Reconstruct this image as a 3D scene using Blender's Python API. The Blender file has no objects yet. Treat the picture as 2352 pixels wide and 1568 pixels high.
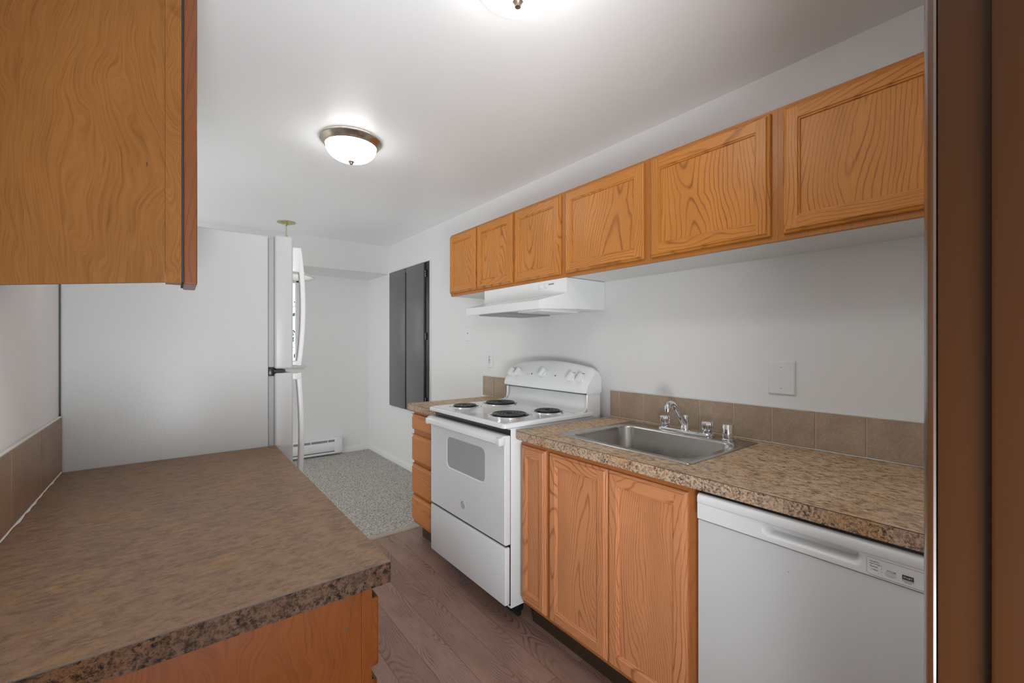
import bpy, bmesh, math, random
from mathutils import Vector, Matrix
random.seed(7)
PI = math.pi
S = bpy.context.scene
COL = S.collection

# ------------------------------------------------------------------ camera, world, exposure
cam_d = bpy.data.cameras.new('camera')
cam = bpy.data.objects.new('camera', cam_d)
COL.objects.link(cam)
cam.location = (0.0, 0.0, 1.314)
cam.rotation_euler = (math.radians(90), 0, math.radians(-37.81))
cam_d.sensor_width = 36.0
cam_d.lens = 1000.0 / 2352.0 * 36.0
cam_d.shift_y = 6.0 / 2352.0
cam_d.clip_start = 0.02
S.camera = cam

W = bpy.data.worlds.new('world')
S.world = W
W.use_nodes = True
_bg = W.node_tree.nodes['Background']
_bg.inputs['Color'].default_value = (0.95, 0.98, 1.0, 1)
_bg.inputs['Strength'].default_value = 1.1

LAMP_STRENGTH = 12.0
# added fill light standing in for daylight, lifts ceiling and near surfaces
_al = bpy.data.lights.new('fill_light_behind', 'AREA')
_al.shape = 'RECTANGLE'
_al.size, _al.size_y = 0.6, 0.6
_al.energy = 36.0
_al.color = (0.90, 0.955, 1.0)
_ao = bpy.data.objects.new('fill_light_behind', _al)
COL.objects.link(_ao)
_ao.location = (-0.02, -0.50, 0.80)
_ao.rotation_euler = Vector((0.85, 1.0, 1.35)).to_track_quat('-Z', 'Y').to_euler()
S.view_settings.view_transform = 'Standard'
S.view_settings.look = 'None'
S.view_settings.gamma = 1.0
S.view_settings.use_curve_mapping = False
S.view_settings.exposure = 0.66

# ------------------------------------------------------------------ dimensions (metres)
XW = 1.921      # right wall
XL = -0.285     # left wall
YB = 5.38       # back wall
YF = 0.09       # wall with the doorway, kitchen face
ZC = 2.415      # ceiling
CT = 0.914      # counter top
UB, UT = 1.664, 2.114   # right wall cabinets bottom / top
XU = 1.60       # their door faces


# ------------------------------------------------------------------ node helpers
def new_mat(name):
    m = bpy.data.materials.new(name)
    m.use_nodes = True
    return m, m.node_tree, m.node_tree.nodes['Principled BSDF']


def nd(t, typ, **kw):
    n = t.nodes.new(typ)
    for k, v in kw.items():
        setattr(n, k, v)
    return n


def ramp(t, src, stops, interp='LINEAR'):
    r = nd(t, 'ShaderNodeValToRGB')
    r.color_ramp.interpolation = interp
    e = r.color_ramp.elements
    while len(e) < len(stops):
        e.new(0.5)
    for el, (p, c) in zip(e, stops):
        el.position = p
        if not isinstance(c, (tuple, list)):
            c = (c, c, c)
        el.color = (c[0], c[1], c[2], 1)
    t.links.new(src, r.inputs['Fac'])
    return r.outputs['Color']


def mixc(t, fac, a, b, mode='MIX'):
    m = nd(t, 'ShaderNodeMix', data_type='RGBA', blend_type=mode)
    for sock, v in ((m.inputs[0], fac), (m.inputs[6], a), (m.inputs[7], b)):
        if hasattr(v, 'is_linked'):
            t.links.new(v, sock)
        elif isinstance(v, (int, float)):
            sock.default_value = v
        else:
            sock.default_value = (v[0], v[1], v[2], 1)
    return m.outputs[2]


def mth(t, op, a, b=0.0):
    m = nd(t, 'ShaderNodeMath', operation=op)
    for sock, v in ((m.inputs[0], a), (m.inputs[1], b)):
        if hasattr(v, 'is_linked'):
            t.links.new(v, sock)
        else:
            sock.default_value = v
    return m.outputs[0]


def vm(t, op, a, b):
    m = nd(t, 'ShaderNodeVectorMath', operation=op)
    for sock, v in ((m.inputs[0], a), (m.inputs[1], b)):
        if hasattr(v, 'is_linked'):
            t.links.new(v, sock)
        else:
            sock.default_value = v
    return m.outputs[0]


def comb(t, x, y, z):
    c = nd(t, 'ShaderNodeCombineXYZ')
    for sock, v in zip(c.inputs, (x, y, z)):
        if hasattr(v, 'is_linked'):
            t.links.new(v, sock)
        else:
            sock.default_value = v
    return c.outputs[0]


def noise(t, vec, scale, detail=2.0, rough=0.5, dist=0.0):
    n = nd(t, 'ShaderNodeTexNoise')
    n.inputs['Scale'].default_value = scale
    n.inputs['Detail'].default_value = detail
    n.inputs['Roughness'].default_value = rough
    n.inputs['Distortion'].default_value = dist
    t.links.new(vec, n.inputs['Vector'])
    return n.outputs['Fac']


def bump(t, p, h, strength, dist=0.002):
    b = nd(t, 'ShaderNodeBump')
    b.inputs['Strength'].default_value = strength
    b.inputs['Distance'].default_value = dist
    t.links.new(h, b.inputs['Height'])
    t.links.new(b.outputs[0], p.inputs['Normal'])


def objco(t, rnd=True):
    c = nd(t, 'ShaderNodeTexCoord').outputs['Object']
    if not rnd:
        return c
    r = nd(t, 'ShaderNodeObjectInfo').outputs['Random']
    k = comb(t, mth(t, 'MULTIPLY', r, 37.0), mth(t, 'MULTIPLY', r, 23.0), mth(t, 'MULTIPLY', r, 61.0))
    return vm(t, 'ADD', c, k)


def plain(name, col, rough=0.5, metal=0.0, spec=0.5, coat=0.0):
    m, t, p = new_mat(name)
    p.inputs['Base Color'].default_value = (*col, 1)
    p.inputs['Roughness'].default_value = rough
    p.inputs['Metallic'].default_value = metal
    p.inputs['Specular IOR Level'].default_value = spec
    p.inputs['Coat Weight'].default_value = coat
    # a trace of unevenness so that no surface is perfectly uniform
    v = noise(t, objco(t), 9.0, 3.0)
    t.links.new(ramp(t, v, [(0.3, max(0.02, rough - 0.04)), (0.7, min(1, rough + 0.04))]), p.inputs['Roughness'])
    return m


# ------------------------------------------------------------------ materials
def mat_wall(name, col, rough=0.6, bscale=160, bstr=0.12):
    m, t, p = new_mat(name)
    co = objco(t, False)
    v = noise(t, co, 1.3, 3.0)
    c = ramp(t, v, [(0.3, tuple(x * 0.985 for x in col)), (0.7, col)])
    t.links.new(c, p.inputs['Base Color'])
    p.inputs['Roughness'].default_value = rough
    h = noise(t, co, bscale, 3.0, 0.6)
    bump(t, p, h, bstr, 0.003)
    return m


def mat_oak(name, axis, base, dark, pore, rough=0.36, spacing=0.011, contrast=1.0, warp=0.05, stretch=0.10):
    """flat-sawn oak: elongated rings around a heart line, plus short pores; grain runs along the given local axis"""
    m, t, p = new_mat(name)
    co = objco(t)
    s = nd(t, 'ShaderNodeSeparateXYZ')
    t.links.new(co, s.inputs[0])
    ax = {'x': 0, 'y': 1, 'z': 2}[axis]
    al = s.outputs[ax]
    o = [s.outputs[i] for i in range(3) if i != ax]
    ac = mth(t, 'ADD', o[0], mth(t, 'MULTIPLY', o[1], 0.83))
    low = comb(t, mth(t, 'MULTIPLY', ac, 5.0), 3.3, mth(t, 'MULTIPLY', al, 1.6))
    wn = mth(t, 'MULTIPLY', mth(t, 'SUBTRACT', noise(t, low, 1.0, 1.5, 0.45), 0.5), warp * 5.0)
    fine = comb(t, mth(t, 'MULTIPLY', ac, 22.0), 1.7, mth(t, 'MULTIPLY', al, 9.0))
    wf = mth(t, 'MULTIPLY', mth(t, 'SUBTRACT', noise(t, fine, 1.0, 2.0), 0.5), 0.012)
    acw = mth(t, 'ADD', mth(t, 'ADD', ac, wn), wf)
    # repeat the heart every 0.36 m so that every board holds a cathedral somewhere
    rep = mth(t, 'PINGPONG', acw, 0.18)
    alr = mth(t, 'PINGPONG', mth(t, 'ADD', al, mth(t, 'MULTIPLY', wn, 2.0)), 0.9)
    dist = mth(t, 'SQRT', mth(t, 'ADD', mth(t, 'MULTIPLY', rep, rep),
               mth(t, 'MULTIPLY', mth(t, 'MULTIPLY', alr, alr), stretch * stretch)))
    fr = mth(t, 'FRACT', mth(t, 'DIVIDE', dist, spacing))
    line = ramp(t, fr, [(0.0, 0.30), (0.12, 0.0), (0.74, 0.04), (0.89, 0.9), (0.96, 1.0), (1.0, 0.35)])
    patch = ramp(t, noise(t, comb(t, mth(t, 'MULTIPLY', ac, 14.0), 8.1, mth(t, 'MULTIPLY', al, 3.0)), 1.0, 2.0),
                 [(0.3, 0.35), (0.65, 1.0)])
    pv = comb(t, mth(t, 'MULTIPLY', ac, 420.0), 2.2, mth(t, 'MULTIPLY', al, 14.0))
    pr = ramp(t, noise(t, pv, 1.0, 2.0, 0.6), [(0.50, 0.0), (0.68, 1.0)])
    tone = ramp(t, noise(t, low, 1.7, 2.0), [(0.3, tuple(x * 0.88 for x in base)), (0.7, base)])
    lf = mth(t, 'MULTIPLY', mth(t, 'MULTIPLY', line, patch), 0.80 * contrast)
    c1 = mixc(t, lf, tone, dark)
    pf = mth(t, 'MULTIPLY', mth(t, 'MULTIPLY', pr, mth(t, 'ADD', mth(t, 'MULTIPLY', line, 0.6), 0.22)), 0.6 * contrast)
    c2 = mixc(t, pf, c1, pore)
    t.links.new(c2, p.inputs['Base Color'])
    p.inputs['Roughness'].default_value = rough
    p.inputs['Specular IOR Level'].default_value = 0.35
    hgt = mth(t, 'SUBTRACT', 1.0, mth(t, 'ADD', mth(t, 'MULTIPLY', pr, 0.5), mth(t, 'MULTIPLY', line, 0.5)))
    bump(t, p, hgt, 0.10, 0.0012)
    return m


def mat_veneer(name, base, dark, swirl=1.0, rough=0.4):
    """rotary cut veneer with a wandering figure and faint knots"""
    m, t, p = new_mat(name)
    co = objco(t)
    s = nd(t, 'ShaderNodeSeparateXYZ')
    t.links.new(co, s.inputs[0])
    ac = mth(t, 'ADD', s.outputs[0], s.outputs[1])
    al = s.outputs[2]
    big = comb(t, mth(t, 'MULTIPLY', ac, 3.2), 0.4, mth(t, 'MULTIPLY', al, 2.0))
    w = mth(t, 'MULTIPLY', mth(t, 'SUBTRACT', noise(t, big, 1.0, 3.0, 0.5, 0.6), 0.5), 0.42 * swirl)
    q = mth(t, 'ADD', ac, w)
    g = noise(t, comb(t, mth(t, 'MULTIPLY', q, 240.0), 4.0, mth(t, 'MULTIPLY', al, 7.0)), 1.0, 4.0, 0.65, 0.4)
    f = ramp(t, g, [(0.42, 0.0), (0.56, 0.35), (0.72, 1.0)])
    tone = ramp(t, noise(t, big, 1.2, 3.0), [(0.3, tuple(x * 0.78 for x in base)), (0.68, base)])
    c = mixc(t, mth(t, 'MULTIPLY', f, 0.7), tone, dark)
    vo = nd(t, 'ShaderNodeTexVoronoi')
    vo.inputs['Scale'].default_value = 4.2
    t.links.new(comb(t, ac, 0.0, mth(t, 'MULTIPLY', al, 0.8)), vo.inputs['Vector'])
    kn = ramp(t, vo.outputs['Distance'], [(0.0, 1.0), (0.05, 0.7), (0.11, 0.0)])
    kk = mth(t, 'MULTIPLY', kn, ramp(t, noise(t, co, 20.0, 2.0), [(0.45, 0.0), (0.6, 0.7)]))
    c = mixc(t, kk, c, tuple(x * 0.35 for x in dark))
    t.links.new(c, p.inputs['Base Color'])
    p.inputs['Roughness'].default_value = rough
    p.inputs['Specular IOR Level'].default_value = 0.12
    bump(t, p, g, 0.06, 0.001)
    return m


def mat_laminate(name, light, mid, dark, ochre, speck, aniso=(70, 26, 70), rough=0.42, spec=0.22):
    m, t, p = new_mat(name)
    co = objco(t, False)
    a = vm(t, 'MULTIPLY', co, aniso)
    big = noise(t, co, 7.0, 3.0, 0.55)
    med = noise(t, vm(t, 'MULTIPLY', co, tuple(x * 0.35 for x in aniso)), 1.0, 4.0, 0.65, 0.3)
    st = noise(t, a, 1.0, 5.0, 0.72, 0.45)
    fine = noise(t, vm(t, 'MULTIPLY', co, tuple(x * 3.2 for x in aniso)), 1.0, 3.0, 0.7)
    c = ramp(t, med, [(0.30, mid), (0.52, light), (0.72, mid)])
    c = mixc(t, ramp(t, big, [(0.50, 0.0), (0.66, 0.65)]), c, ochre)
    pat = ramp(t, noise(t, co, 22.0, 3.0, 0.6), [(0.36, 0.45), (0.60, 1.0)])
    c = mixc(t, mth(t, 'MULTIPLY', mth(t, 'MULTIPLY', ramp(t, st, [(0.46, 0.0), (0.60, 1.0)]), speck), pat), c, dark)
    c = mixc(t, mth(t, 'MULTIPLY', ramp(t, fine, [(0.52, 0.0), (0.68, 1.0)]), speck * 0.75), c, dark)
    c = mixc(t, mth(t, 'MULTIPLY', ramp(t, st, [(0.28, 1.0), (0.42, 0.0)]), 0.45), c, tuple(min(1, x * 1.35) for x in light))
    t.links.new(c, p.inputs['Base Color'])
    p.inputs['Roughness'].default_value = rough
    p.inputs['Specular IOR Level'].default_value = spec
    bump(t, p, st, 0.10, 0.0015)
    return m


def mat_tile(name, a, b, rough=0.5):
    m, t, p = new_mat(name)
    co = objco(t, False)
    n1 = noise(t, co, 9.0, 4.0, 0.6)
    n2 = noise(t, co, 170.0, 3.0, 0.7)
    c = ramp(t, n1, [(0.32, a), (0.68, b)])
    c = mixc(t, ramp(t, n2, [(0.45, 0.0), (0.72, 0.35)]), c, tuple(x * 0.55 for x in a))
    c = mixc(t, ramp(t, n2, [(0.26, 0.35), (0.42, 0.0)]), c, tuple(min(1, x * 1.5) for x in b))
    t.links.new(c, p.inputs['Base Color'])
    p.inputs['Roughness'].default_value = rough
    bump(t, p, n2, 0.15, 0.001)
    return m


def mat_planks(name):
    m, t, p = new_mat(name)
    co = objco(t, False)
    s = nd(t, 'ShaderNodeSeparateXYZ')
    t.links.new(co, s.inputs[0])
    x, y = s.outputs[0], s.outputs[1]
    bv = comb(t, y, mth(t, 'ADD', x, 0.061), 0.0)
    br = nd(t, 'ShaderNodeTexBrick')
    br.offset = 0.37
    br.offset_frequency = 2
    for k, v in (('Scale', 1.0), ('Mortar Size', 0.0011), ('Mortar Smooth', 0.1), ('Bias', 0.0),
                 ('Brick Width', 1.25), ('Row Height', 0.1255)):
        br.inputs[k].default_value = v
    br.inputs['Color1'].default_value = (0, 0, 0, 1)
    br.inputs['Color2'].default_value = (1, 1, 1, 1)
    br.inputs['Mortar'].default_value = (0.5, 0.5, 0.5, 1)
    t.links.new(bv, br.inputs['Vector'])
    rid = mth(t, 'MULTIPLY', br.outputs['Color'], 1.0)
    ox = mth(t, 'ADD', x, mth(t, 'MULTIPLY', rid, 7.3))
    oy = mth(t, 'ADD', y, mth(t, 'MULTIPLY', rid, 13.1))
    low = comb(t, mth(t, 'MULTIPLY', ox, 6.0), mth(t, 'MULTIPLY', oy, 2.2), 0.0)
    w = mth(t, 'MULTIPLY', mth(t, 'SUBTRACT', noise(t, low, 1.0, 2.0), 0.5), 0.16)
    rp = mth(t, 'PINGPONG', mth(t, 'ADD', ox, w), 0.11)
    al = mth(t, 'PINGPONG', mth(t, 'ADD', oy, mth(t, 'MULTIPLY', w, 1.2)), 0.4)
    d = mth(t, 'SQRT', mth(t, 'ADD', mth(t, 'MULTIPLY', rp, rp), mth(t, 'MULTIPLY', mth(t, 'MULTIPLY', al, al), 0.03)))
    fr = mth(t, 'FRACT', mth(t, 'DIVIDE', d, 0.0085))
    ln = ramp(t, fr, [(0.0, 0.15), (0.45, 0.0), (0.85, 1.0), (1.0, 0.15)])
    pa = ramp(t, noise(t, low, 1.6, 2.0), [(0.40, 0.0), (0.66, 1.0)])
    gr = noise(t, comb(t, mth(t, 'MULTIPLY', ox, 230.0), mth(t, 'MULTIPLY', oy, 11.0), 0.0), 1.0, 3.0, 0.65)
    base = ramp(t, rid, [(0.0, (0.285, 0.165, 0.128)), (0.5, (0.315, 0.188, 0.148)), (1.0, (0.35, 0.215, 0.172))])
    tan = ramp(t, noise(t, low, 0.7, 1.0), [(0.58, 0.0), (0.75, 0.5)])
    base = mixc(t, tan, base, (0.40, 0.26, 0.165))
    c = mixc(t, mth(t, 'MULTIPLY', mth(t, 'MULTIPLY', ln, pa), 0.85), base, (0.095, 0.050, 0.038))
    c = mixc(t, ramp(t, gr, [(0.5, 0.0), (0.75, 0.5)]), c, (0.12, 0.068, 0.052))
    c = mixc(t, br.outputs['Fac'], c, (0.12, 0.072, 0.058))
    t.links.new(c, p.inputs['Base Color'])
    p.inputs['Roughness'].default_value = 0.44
    bump(t, p, mth(t, 'ADD', mth(t, 'MULTIPLY', ln, -0.5), mth(t, 'MULTIPLY', br.outputs['Fac'], -1.0)), 0.12, 0.001)
    return m


def mat_carpet(name):
    m, t, p = new_mat(name)
    co = objco(t, False)
    vo = nd(t, 'ShaderNodeTexVoronoi')
    vo.inputs['Scale'].default_value = 95.0
    t.links.new(co, vo.inputs['Vector'])
    n = noise(t, co, 60.0, 3.0, 0.7)
    c = ramp(t, vo.outputs['Distance'], [(0.05, (0.80, 0.765, 0.72)), (0.42, (0.64, 0.605, 0.565)), (0.70, (0.32, 0.30, 0.27))])
    c = mixc(t, ramp(t, n, [(0.42, 0.0), (0.68, 0.55)]), c, (0.34, 0.315, 0.285))
    t.links.new(c, p.inputs['Base Color'])
    p.inputs['Roughness'].default_value = 0.95
    p.inputs['Specular IOR Level'].default_value = 0.1
    bump(t, p, mth(t, 'SUBTRACT', 1.0, vo.outputs['Distance']), 0.8, 0.008)
    return m


def mat_bumpy(name, col, rough, scale, strength, dist=0.001, metal=0.0):
    m, t, p = new_mat(name)
    p.inputs['Base Color'].default_value = (*col, 1)
    p.inputs['Roughness'].default_value = rough
    p.inputs['Metallic'].default_value = metal
    p.inputs['Specular IOR Level'].default_value = 0.3
    bump(t, p, noise(t, objco(t, False), scale, 2.0, 0.5), strength, dist)
    return m


def mat_brushed(name, col, rough=0.3, axis=1):
    m, t, p = new_mat(name)
    co = objco(t, False)
    k = [420.0, 420.0, 420.0]
    k[axis] = 6.0
    g = noise(t, vm(t, 'MULTIPLY', co, tuple(k)), 1.0, 3.0, 0.6)
    t.links.new(ramp(t, g, [(0.3, tuple(x * 0.95 for x in col)), (0.7, col)]), p.inputs['Base Color'])
    p.inputs['Metallic'].default_value = 1.0
    t.links.new(ramp(t, g, [(0.3, rough - 0.03), (0.7, rough + 0.03)]), p.inputs['Roughness'])
    return m


def mat_emit(name, col, strength):
    m, t, p = new_mat(name)
    p.inputs['Base Color'].default_value = (0.85, 0.85, 0.84, 1)
    p.inputs['Emission Color'].default_value = (*col, 1)
    p.inputs['Roughness'].default_value = 0.25
    # alabaster clouding of the glass
    n = noise(t, objco(t), 9.0, 3.0, 0.5)
    t.links.new(ramp(t, n, [(0.3, 0.78 * strength / 20.0), (0.6, strength / 20.0)]), p.inputs['Emission Strength'])
    sc = mth(t, 'MULTIPLY', p.inputs['Emission Strength'].links[0].from_socket, 20.0)
    t.links.new(sc, p.inputs['Emission Strength'])
    return m


M = {}
M['wall'] = mat_wall('wall_paint', (0.80, 0.795, 0.785))
M['ceiling'] = mat_wall('ceiling_paint', (0.93, 0.93, 0.93), 0.42, 75, 0.10)
M['trim'] = mat_wall('white_trim_paint', (0.80, 0.79, 0.76), 0.4, 60, 0.03)
M['planks'] = mat_planks('vinyl_planks')
M['carpet'] = mat_carpet('carpet_loops')
HON = ((0.62, 0.238, 0.044), (0.25, 0.068, 0.009), (0.16, 0.042, 0.006))
PINK_LIT = ((0.68, 0.285, 0.125), (0.30, 0.092, 0.028), (0.15, 0.045, 0.014))  # same oak as the uppers, pinker light put into the colour
M['oak_v'] = mat_oak('honey_oak_upright', 'z', *HON)
M['oak_h'] = mat_oak('honey_oak_level', 'x', *HON)
M['oak_panel'] = mat_oak('honey_oak_panel', 'z', *HON, spacing=0.0125, contrast=1.0)
M['oak_frame'] = mat_oak('honey_oak_frame', 'z', (0.48, 0.175, 0.032), (0.30, 0.095, 0.014), (0.2, 0.06, 0.008), contrast=0.5)
M['pink_lit_v'] = mat_oak('pink_lit_oak_upright', 'z', *PINK_LIT)
M['pink_lit_h'] = mat_oak('pink_lit_oak_level', 'x', *PINK_LIT)
M['pink_lit_panel'] = mat_oak('pink_lit_oak_panel', 'z', *PINK_LIT, spacing=0.0095, contrast=0.9, stretch=0.05)
M['pink_lit_frame'] = mat_oak('pink_lit_oak_frame', 'z', (0.46, 0.165, 0.050), (0.30, 0.095, 0.025), (0.22, 0.07, 0.018), contrast=0.5)
M['drawer_oak'] = mat_oak('orange_oak_drawer', 'x', (0.60, 0.215, 0.055), (0.36, 0.105, 0.02), (0.26, 0.075, 0.015), contrast=0.75)
M['veneer'] = mat_veneer('swirled_veneer', (0.270, 0.110, 0.028), (0.120, 0.042, 0.009))
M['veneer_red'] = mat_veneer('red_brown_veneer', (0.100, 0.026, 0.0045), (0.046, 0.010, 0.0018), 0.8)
M['door_red'] = mat_oak('reddish_oak_edge', 'z', (0.175, 0.052, 0.011), (0.10, 0.026, 0.006), (0.08, 0.02, 0.005), contrast=0.8)
M['gap'] = plain('dark_gap', (0.018, 0.013, 0.012), 0.7)
M['kick'] = plain('dark_kick_board', (0.045, 0.025, 0.015), 0.6)
M['lam_r'] = mat_laminate('speckled_tan_laminate', (0.72, 0.52, 0.33), (0.52, 0.365, 0.235), (0.095, 0.052, 0.030),
                          (0.60, 0.37, 0.18), 0.85, (85, 44, 85))
M['lam_r_edge'] = mat_laminate('speckled_tan_laminate_edge', (0.66, 0.47, 0.33), (0.42, 0.28, 0.19), (0.045, 0.030, 0.026),
                               (0.62, 0.33, 0.12), 0.95, (130, 130, 130))
M['lam_l'] = mat_laminate('shaded_tan_laminate', (0.290, 0.180, 0.106), (0.235, 0.144, 0.096), (0.110, 0.066, 0.052),
                          (0.330, 0.195, 0.085), 0.65, (34, 70, 60), 0.42)  # same laminate as the right counter, shade painted into darker colours
M['lam_l_edge'] = mat_laminate('shaded_speckled_laminate_edge', (0.064, 0.035, 0.022), (0.029, 0.016, 0.0105), (0.004, 0.003, 0.003),
                               (0.075, 0.030, 0.010), 0.95, (110, 110, 110), 0.7, 0.04)  # edge copy with the shade of the near end painted in
M['tile'] = mat_tile('tan_tile', (0.37, 0.275, 0.195), (0.46, 0.35, 0.255))
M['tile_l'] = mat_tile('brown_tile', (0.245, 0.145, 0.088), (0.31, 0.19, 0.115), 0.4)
M['grout'] = plain('pale_grout', (0.62, 0.52, 0.40), 0.8)
M['caulk'] = plain('white_caulk', (0.75, 0.74, 0.71), 0.5)
M['enamel'] = plain('white_enamel', (0.80, 0.81, 0.815), 0.16, coat=0.3)
M['plastic'] = plain('white_plastic', (0.79, 0.79, 0.785), 0.35)
M['dish'] = plain('white_painted_steel', (0.68, 0.685, 0.685), 0.22, coat=0.2)
M['fridge'] = mat_bumpy('pebbled_white_steel', (0.57, 0.575, 0.57), 0.32, 260, 0.25, 0.0015)
M['gasket'] = plain('grey_gasket', (0.40, 0.41, 0.42), 0.6)
M['black'] = plain('black_enamel', (0.012, 0.012, 0.014), 0.3)
M['coil'] = plain('black_coil', (0.02, 0.02, 0.022), 0.35)
M['chrome'] = plain('chrome', (0.82, 0.83, 0.85), 0.07, 1.0)
M['steel'] = plain('satin_steel', (0.47, 0.455, 0.43), 0.25, 1.0)
M['nickel'] = plain('brushed_nickel', (0.42, 0.36, 0.29), 0.28, 1.0)
M['brass'] = plain('pale_brass', (0.62, 0.55, 0.33), 0.3, 1.0)
M['bowl'] = mat_emit('lit_glass_bowl', (1.0, 0.985, 0.955), LAMP_STRENGTH * 0.75)
M['bowl_bright'] = mat_emit('brighter_lit_glass_bowl', (1.0, 0.985, 0.955), LAMP_STRENGTH * 0.8)
M['shade'] = plain('white_glass_shade', (0.86, 0.86, 0.85), 0.2)
M['oven_glass'] = plain('grey_oven_glass', (0.40, 0.405, 0.41), 0.12, coat=0.4)
M['slate'] = plain('dark_grey_paint', (0.135, 0.133, 0.14), 0.34)
M['jamb'] = mat_bumpy('dark_brown_gloss_paint', (0.028, 0.0092, 0.0022), 0.36, 26, 0.10, 0.003)
M['jamb'].node_tree.nodes['Principled BSDF'].inputs['Specular IOR Level'].default_value = 0.18
M['jamb_gloss'] = mat_bumpy('dark_brown_gloss_paint_edge', (0.043, 0.0165, 0.006), 0.3, 26, 0.05, 0.002)
_q = M['jamb_gloss'].node_tree.nodes['Principled BSDF']
_q.inputs['Coat Weight'].default_value = 1.0
_q.inputs['Coat Roughness'].default_value = 0.18
M['ink'] = plain('dark_print', (0.05, 0.05, 0.055), 0.6)
M['ink_soft'] = plain('grey_print', (0.25, 0.25, 0.26), 0.6)
M['fin'] = plain('grey_heater_fins', (0.33, 0.335, 0.34), 0.5)
M['mesh'] = mat_bumpy('grey_filter_mesh', (0.35, 0.35, 0.35), 0.4, 400, 0.6, 0.002, 0.6)
M['leaf'] = plain('blue_green_leaf', (0.06, 0.16, 0.13), 0.6)
M['bark'] = plain('brown_bark', (0.12, 0.08, 0.05), 0.8)


def mat_glass():
    m, t, p = new_mat('window_glass')
    p.inputs['Base Color'].default_value = (0.93, 0.98, 0.97, 1)
    p.inputs['Roughness'].default_value = 0.02
    p.inputs['Transmission Weight'].default_value = 1.0
    p.inputs['IOR'].default_value = 1.45
    return m


M['glass'] = mat_glass()


# ------------------------------------------------------------------ mesh builder
class MB:
    def __init__(self):
        self.bm = bmesh.new()

    def box(self, x0, x1, y0, y1, z0, z1, mat=0, bev=0.0, seg=2):
        x0, x1 = min(x0, x1), max(x0, x1)
        y0, y1 = min(y0, y1), max(y0, y1)
        z0, z1 = min(z0, z1), max(z0, z1)
        v = [self.bm.verts.new((x, y, z)) for z in (z0, z1) for y in (y0, y1) for x in (x0, x1)]
        fs = [(0, 2, 3, 1), (4, 5, 7, 6), (0, 1, 5, 4), (2, 6, 7, 3), (0, 4, 6, 2), (1, 3, 7, 5)]
        faces = [self.bm.faces.new([v[i] for i in f]) for f in fs]
        for f in faces:
            f.material_index = mat
        if bev > 0:
            es = list({e for f in faces for e in f.edges})
            r = bmesh.ops.bevel(self.bm, geom=es, offset=bev, segments=seg, profile=0.5, affect='EDGES')
            for f in r['faces']:
                f.material_index = mat
        return faces

    def poly(self, pts, mat=0):
        f = self.bm.faces.new([self.bm.verts.new(p) for p in pts])
        f.material_index = mat
        return f

    def loft(self, loops, mat=0, closed=True, cap0=False, cap1=False):
        rows = [[self.bm.verts.new(p) for p in L] for L in loops]
        n = len(rows[0])
        for a, b in zip(rows[:-1], rows[1:]):
            for i in range(n if closed else n - 1):
                j = (i + 1) % n
                self.bm.faces.new((a[i], a[j], b[j], b[i])).material_index = mat
        if cap0:
            self.bm.faces.new(rows[0][::-1]).material_index = mat
        if cap1:
            self.bm.faces.new(rows[-1]).material_index = mat
        return rows

    def prism(self, pts, axis, a0, a1, mat=0):
        """polygon in the two other axes, pushed along an axis from a0 to a1"""
        def mk(p, a):
            if axis == 'x':
                return (a, p[0], p[1])
            if axis == 'y':
                return (p[0], a, p[1])
            return (p[0], p[1], a)
        self.loft([[mk(p, a0) for p in pts], [mk(p, a1) for p in pts]], mat, True, True, True)

    def lathe(self, prof, c=(0, 0, 0), axis='z', n=48, mat=0, cap=True):
        loops = []
        for r, h in prof:
            L = []
            for i in range(n):
                a = 2 * PI * i / n
                u, v = r * math.cos(a), r * math.sin(a)
                q = {'z': (u, v, h), 'y': (u, h, v), 'x': (h, u, v)}[axis]
                L.append((c[0] + q[0], c[1] + q[1], c[2] + q[2]))
            loops.append(L)
        self.loft(loops, mat, True, cap, cap)

    def tube(self, pts, r, n=8, mat=0, flat=1.0, up=None):
        pts = [Vector(p) for p in pts]
        loops = []
        for i, p in enumerate(pts):
            t = (pts[min(i + 1, len(pts) - 1)] - pts[max(i - 1, 0)]).normalized()
            u = Vector(up) if up else (Vector((0, 0, 1)) if abs(t.z) < 0.9 else Vector((1, 0, 0)))
            s = t.cross(u).normalized()
            w = s.cross(t).normalized()
            rr = r[i] if isinstance(r, (list, tuple)) else r
            loops.append([p + s * rr * math.cos(2 * PI * k / n) + w * rr * flat * math.sin(2 * PI * k / n) for k in range(n)])
        self.loft(loops, mat, True, True, True)

    def build(self, name, mats, parent=None, loc=None, smooth=True, angle=32):
        bmesh.ops.recalc_face_normals(self.bm, faces=self.bm.faces[:])
        me = bpy.data.meshes.new(name)
        self.bm.to_mesh(me)
        self.bm.free()
        for m in (mats if isinstance(mats, (list, tuple)) else [mats]):
            me.materials.append(M[m] if isinstance(m, str) else m)
        if smooth:
            for p in me.polygons:
                p.use_smooth = True
            me.set_sharp_from_angle(angle=math.radians(angle))
        o = bpy.data.objects.new(name, me)
        COL.objects.link(o)
        if parent:
            o.parent = parent
        if loc:
            o.location = loc
        return o


def rrect(cx, cy, w, h, r, k=6):
    """rounded rectangle, counter-clockwise, 4*(k+1) points"""
    out = []
    for (sx, sy, a0) in ((1, 1, 0), (-1, 1, 90), (-1, -1, 180), (1, -1, 270)):
        for i in range(k + 1):
            a = math.radians(a0 + 90.0 * i / k)
            out.append((cx + sx * (w / 2 - r) + r * math.cos(a), cy + sy * (h / 2 - r) + r * math.sin(a)))
    return out


def tag(o, label, cat, group=None, kind=None):
    o['label'] = label
    o['category'] = cat
    if group:
        o['group'] = group
    if kind:
        o['kind'] = kind
    return o


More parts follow.
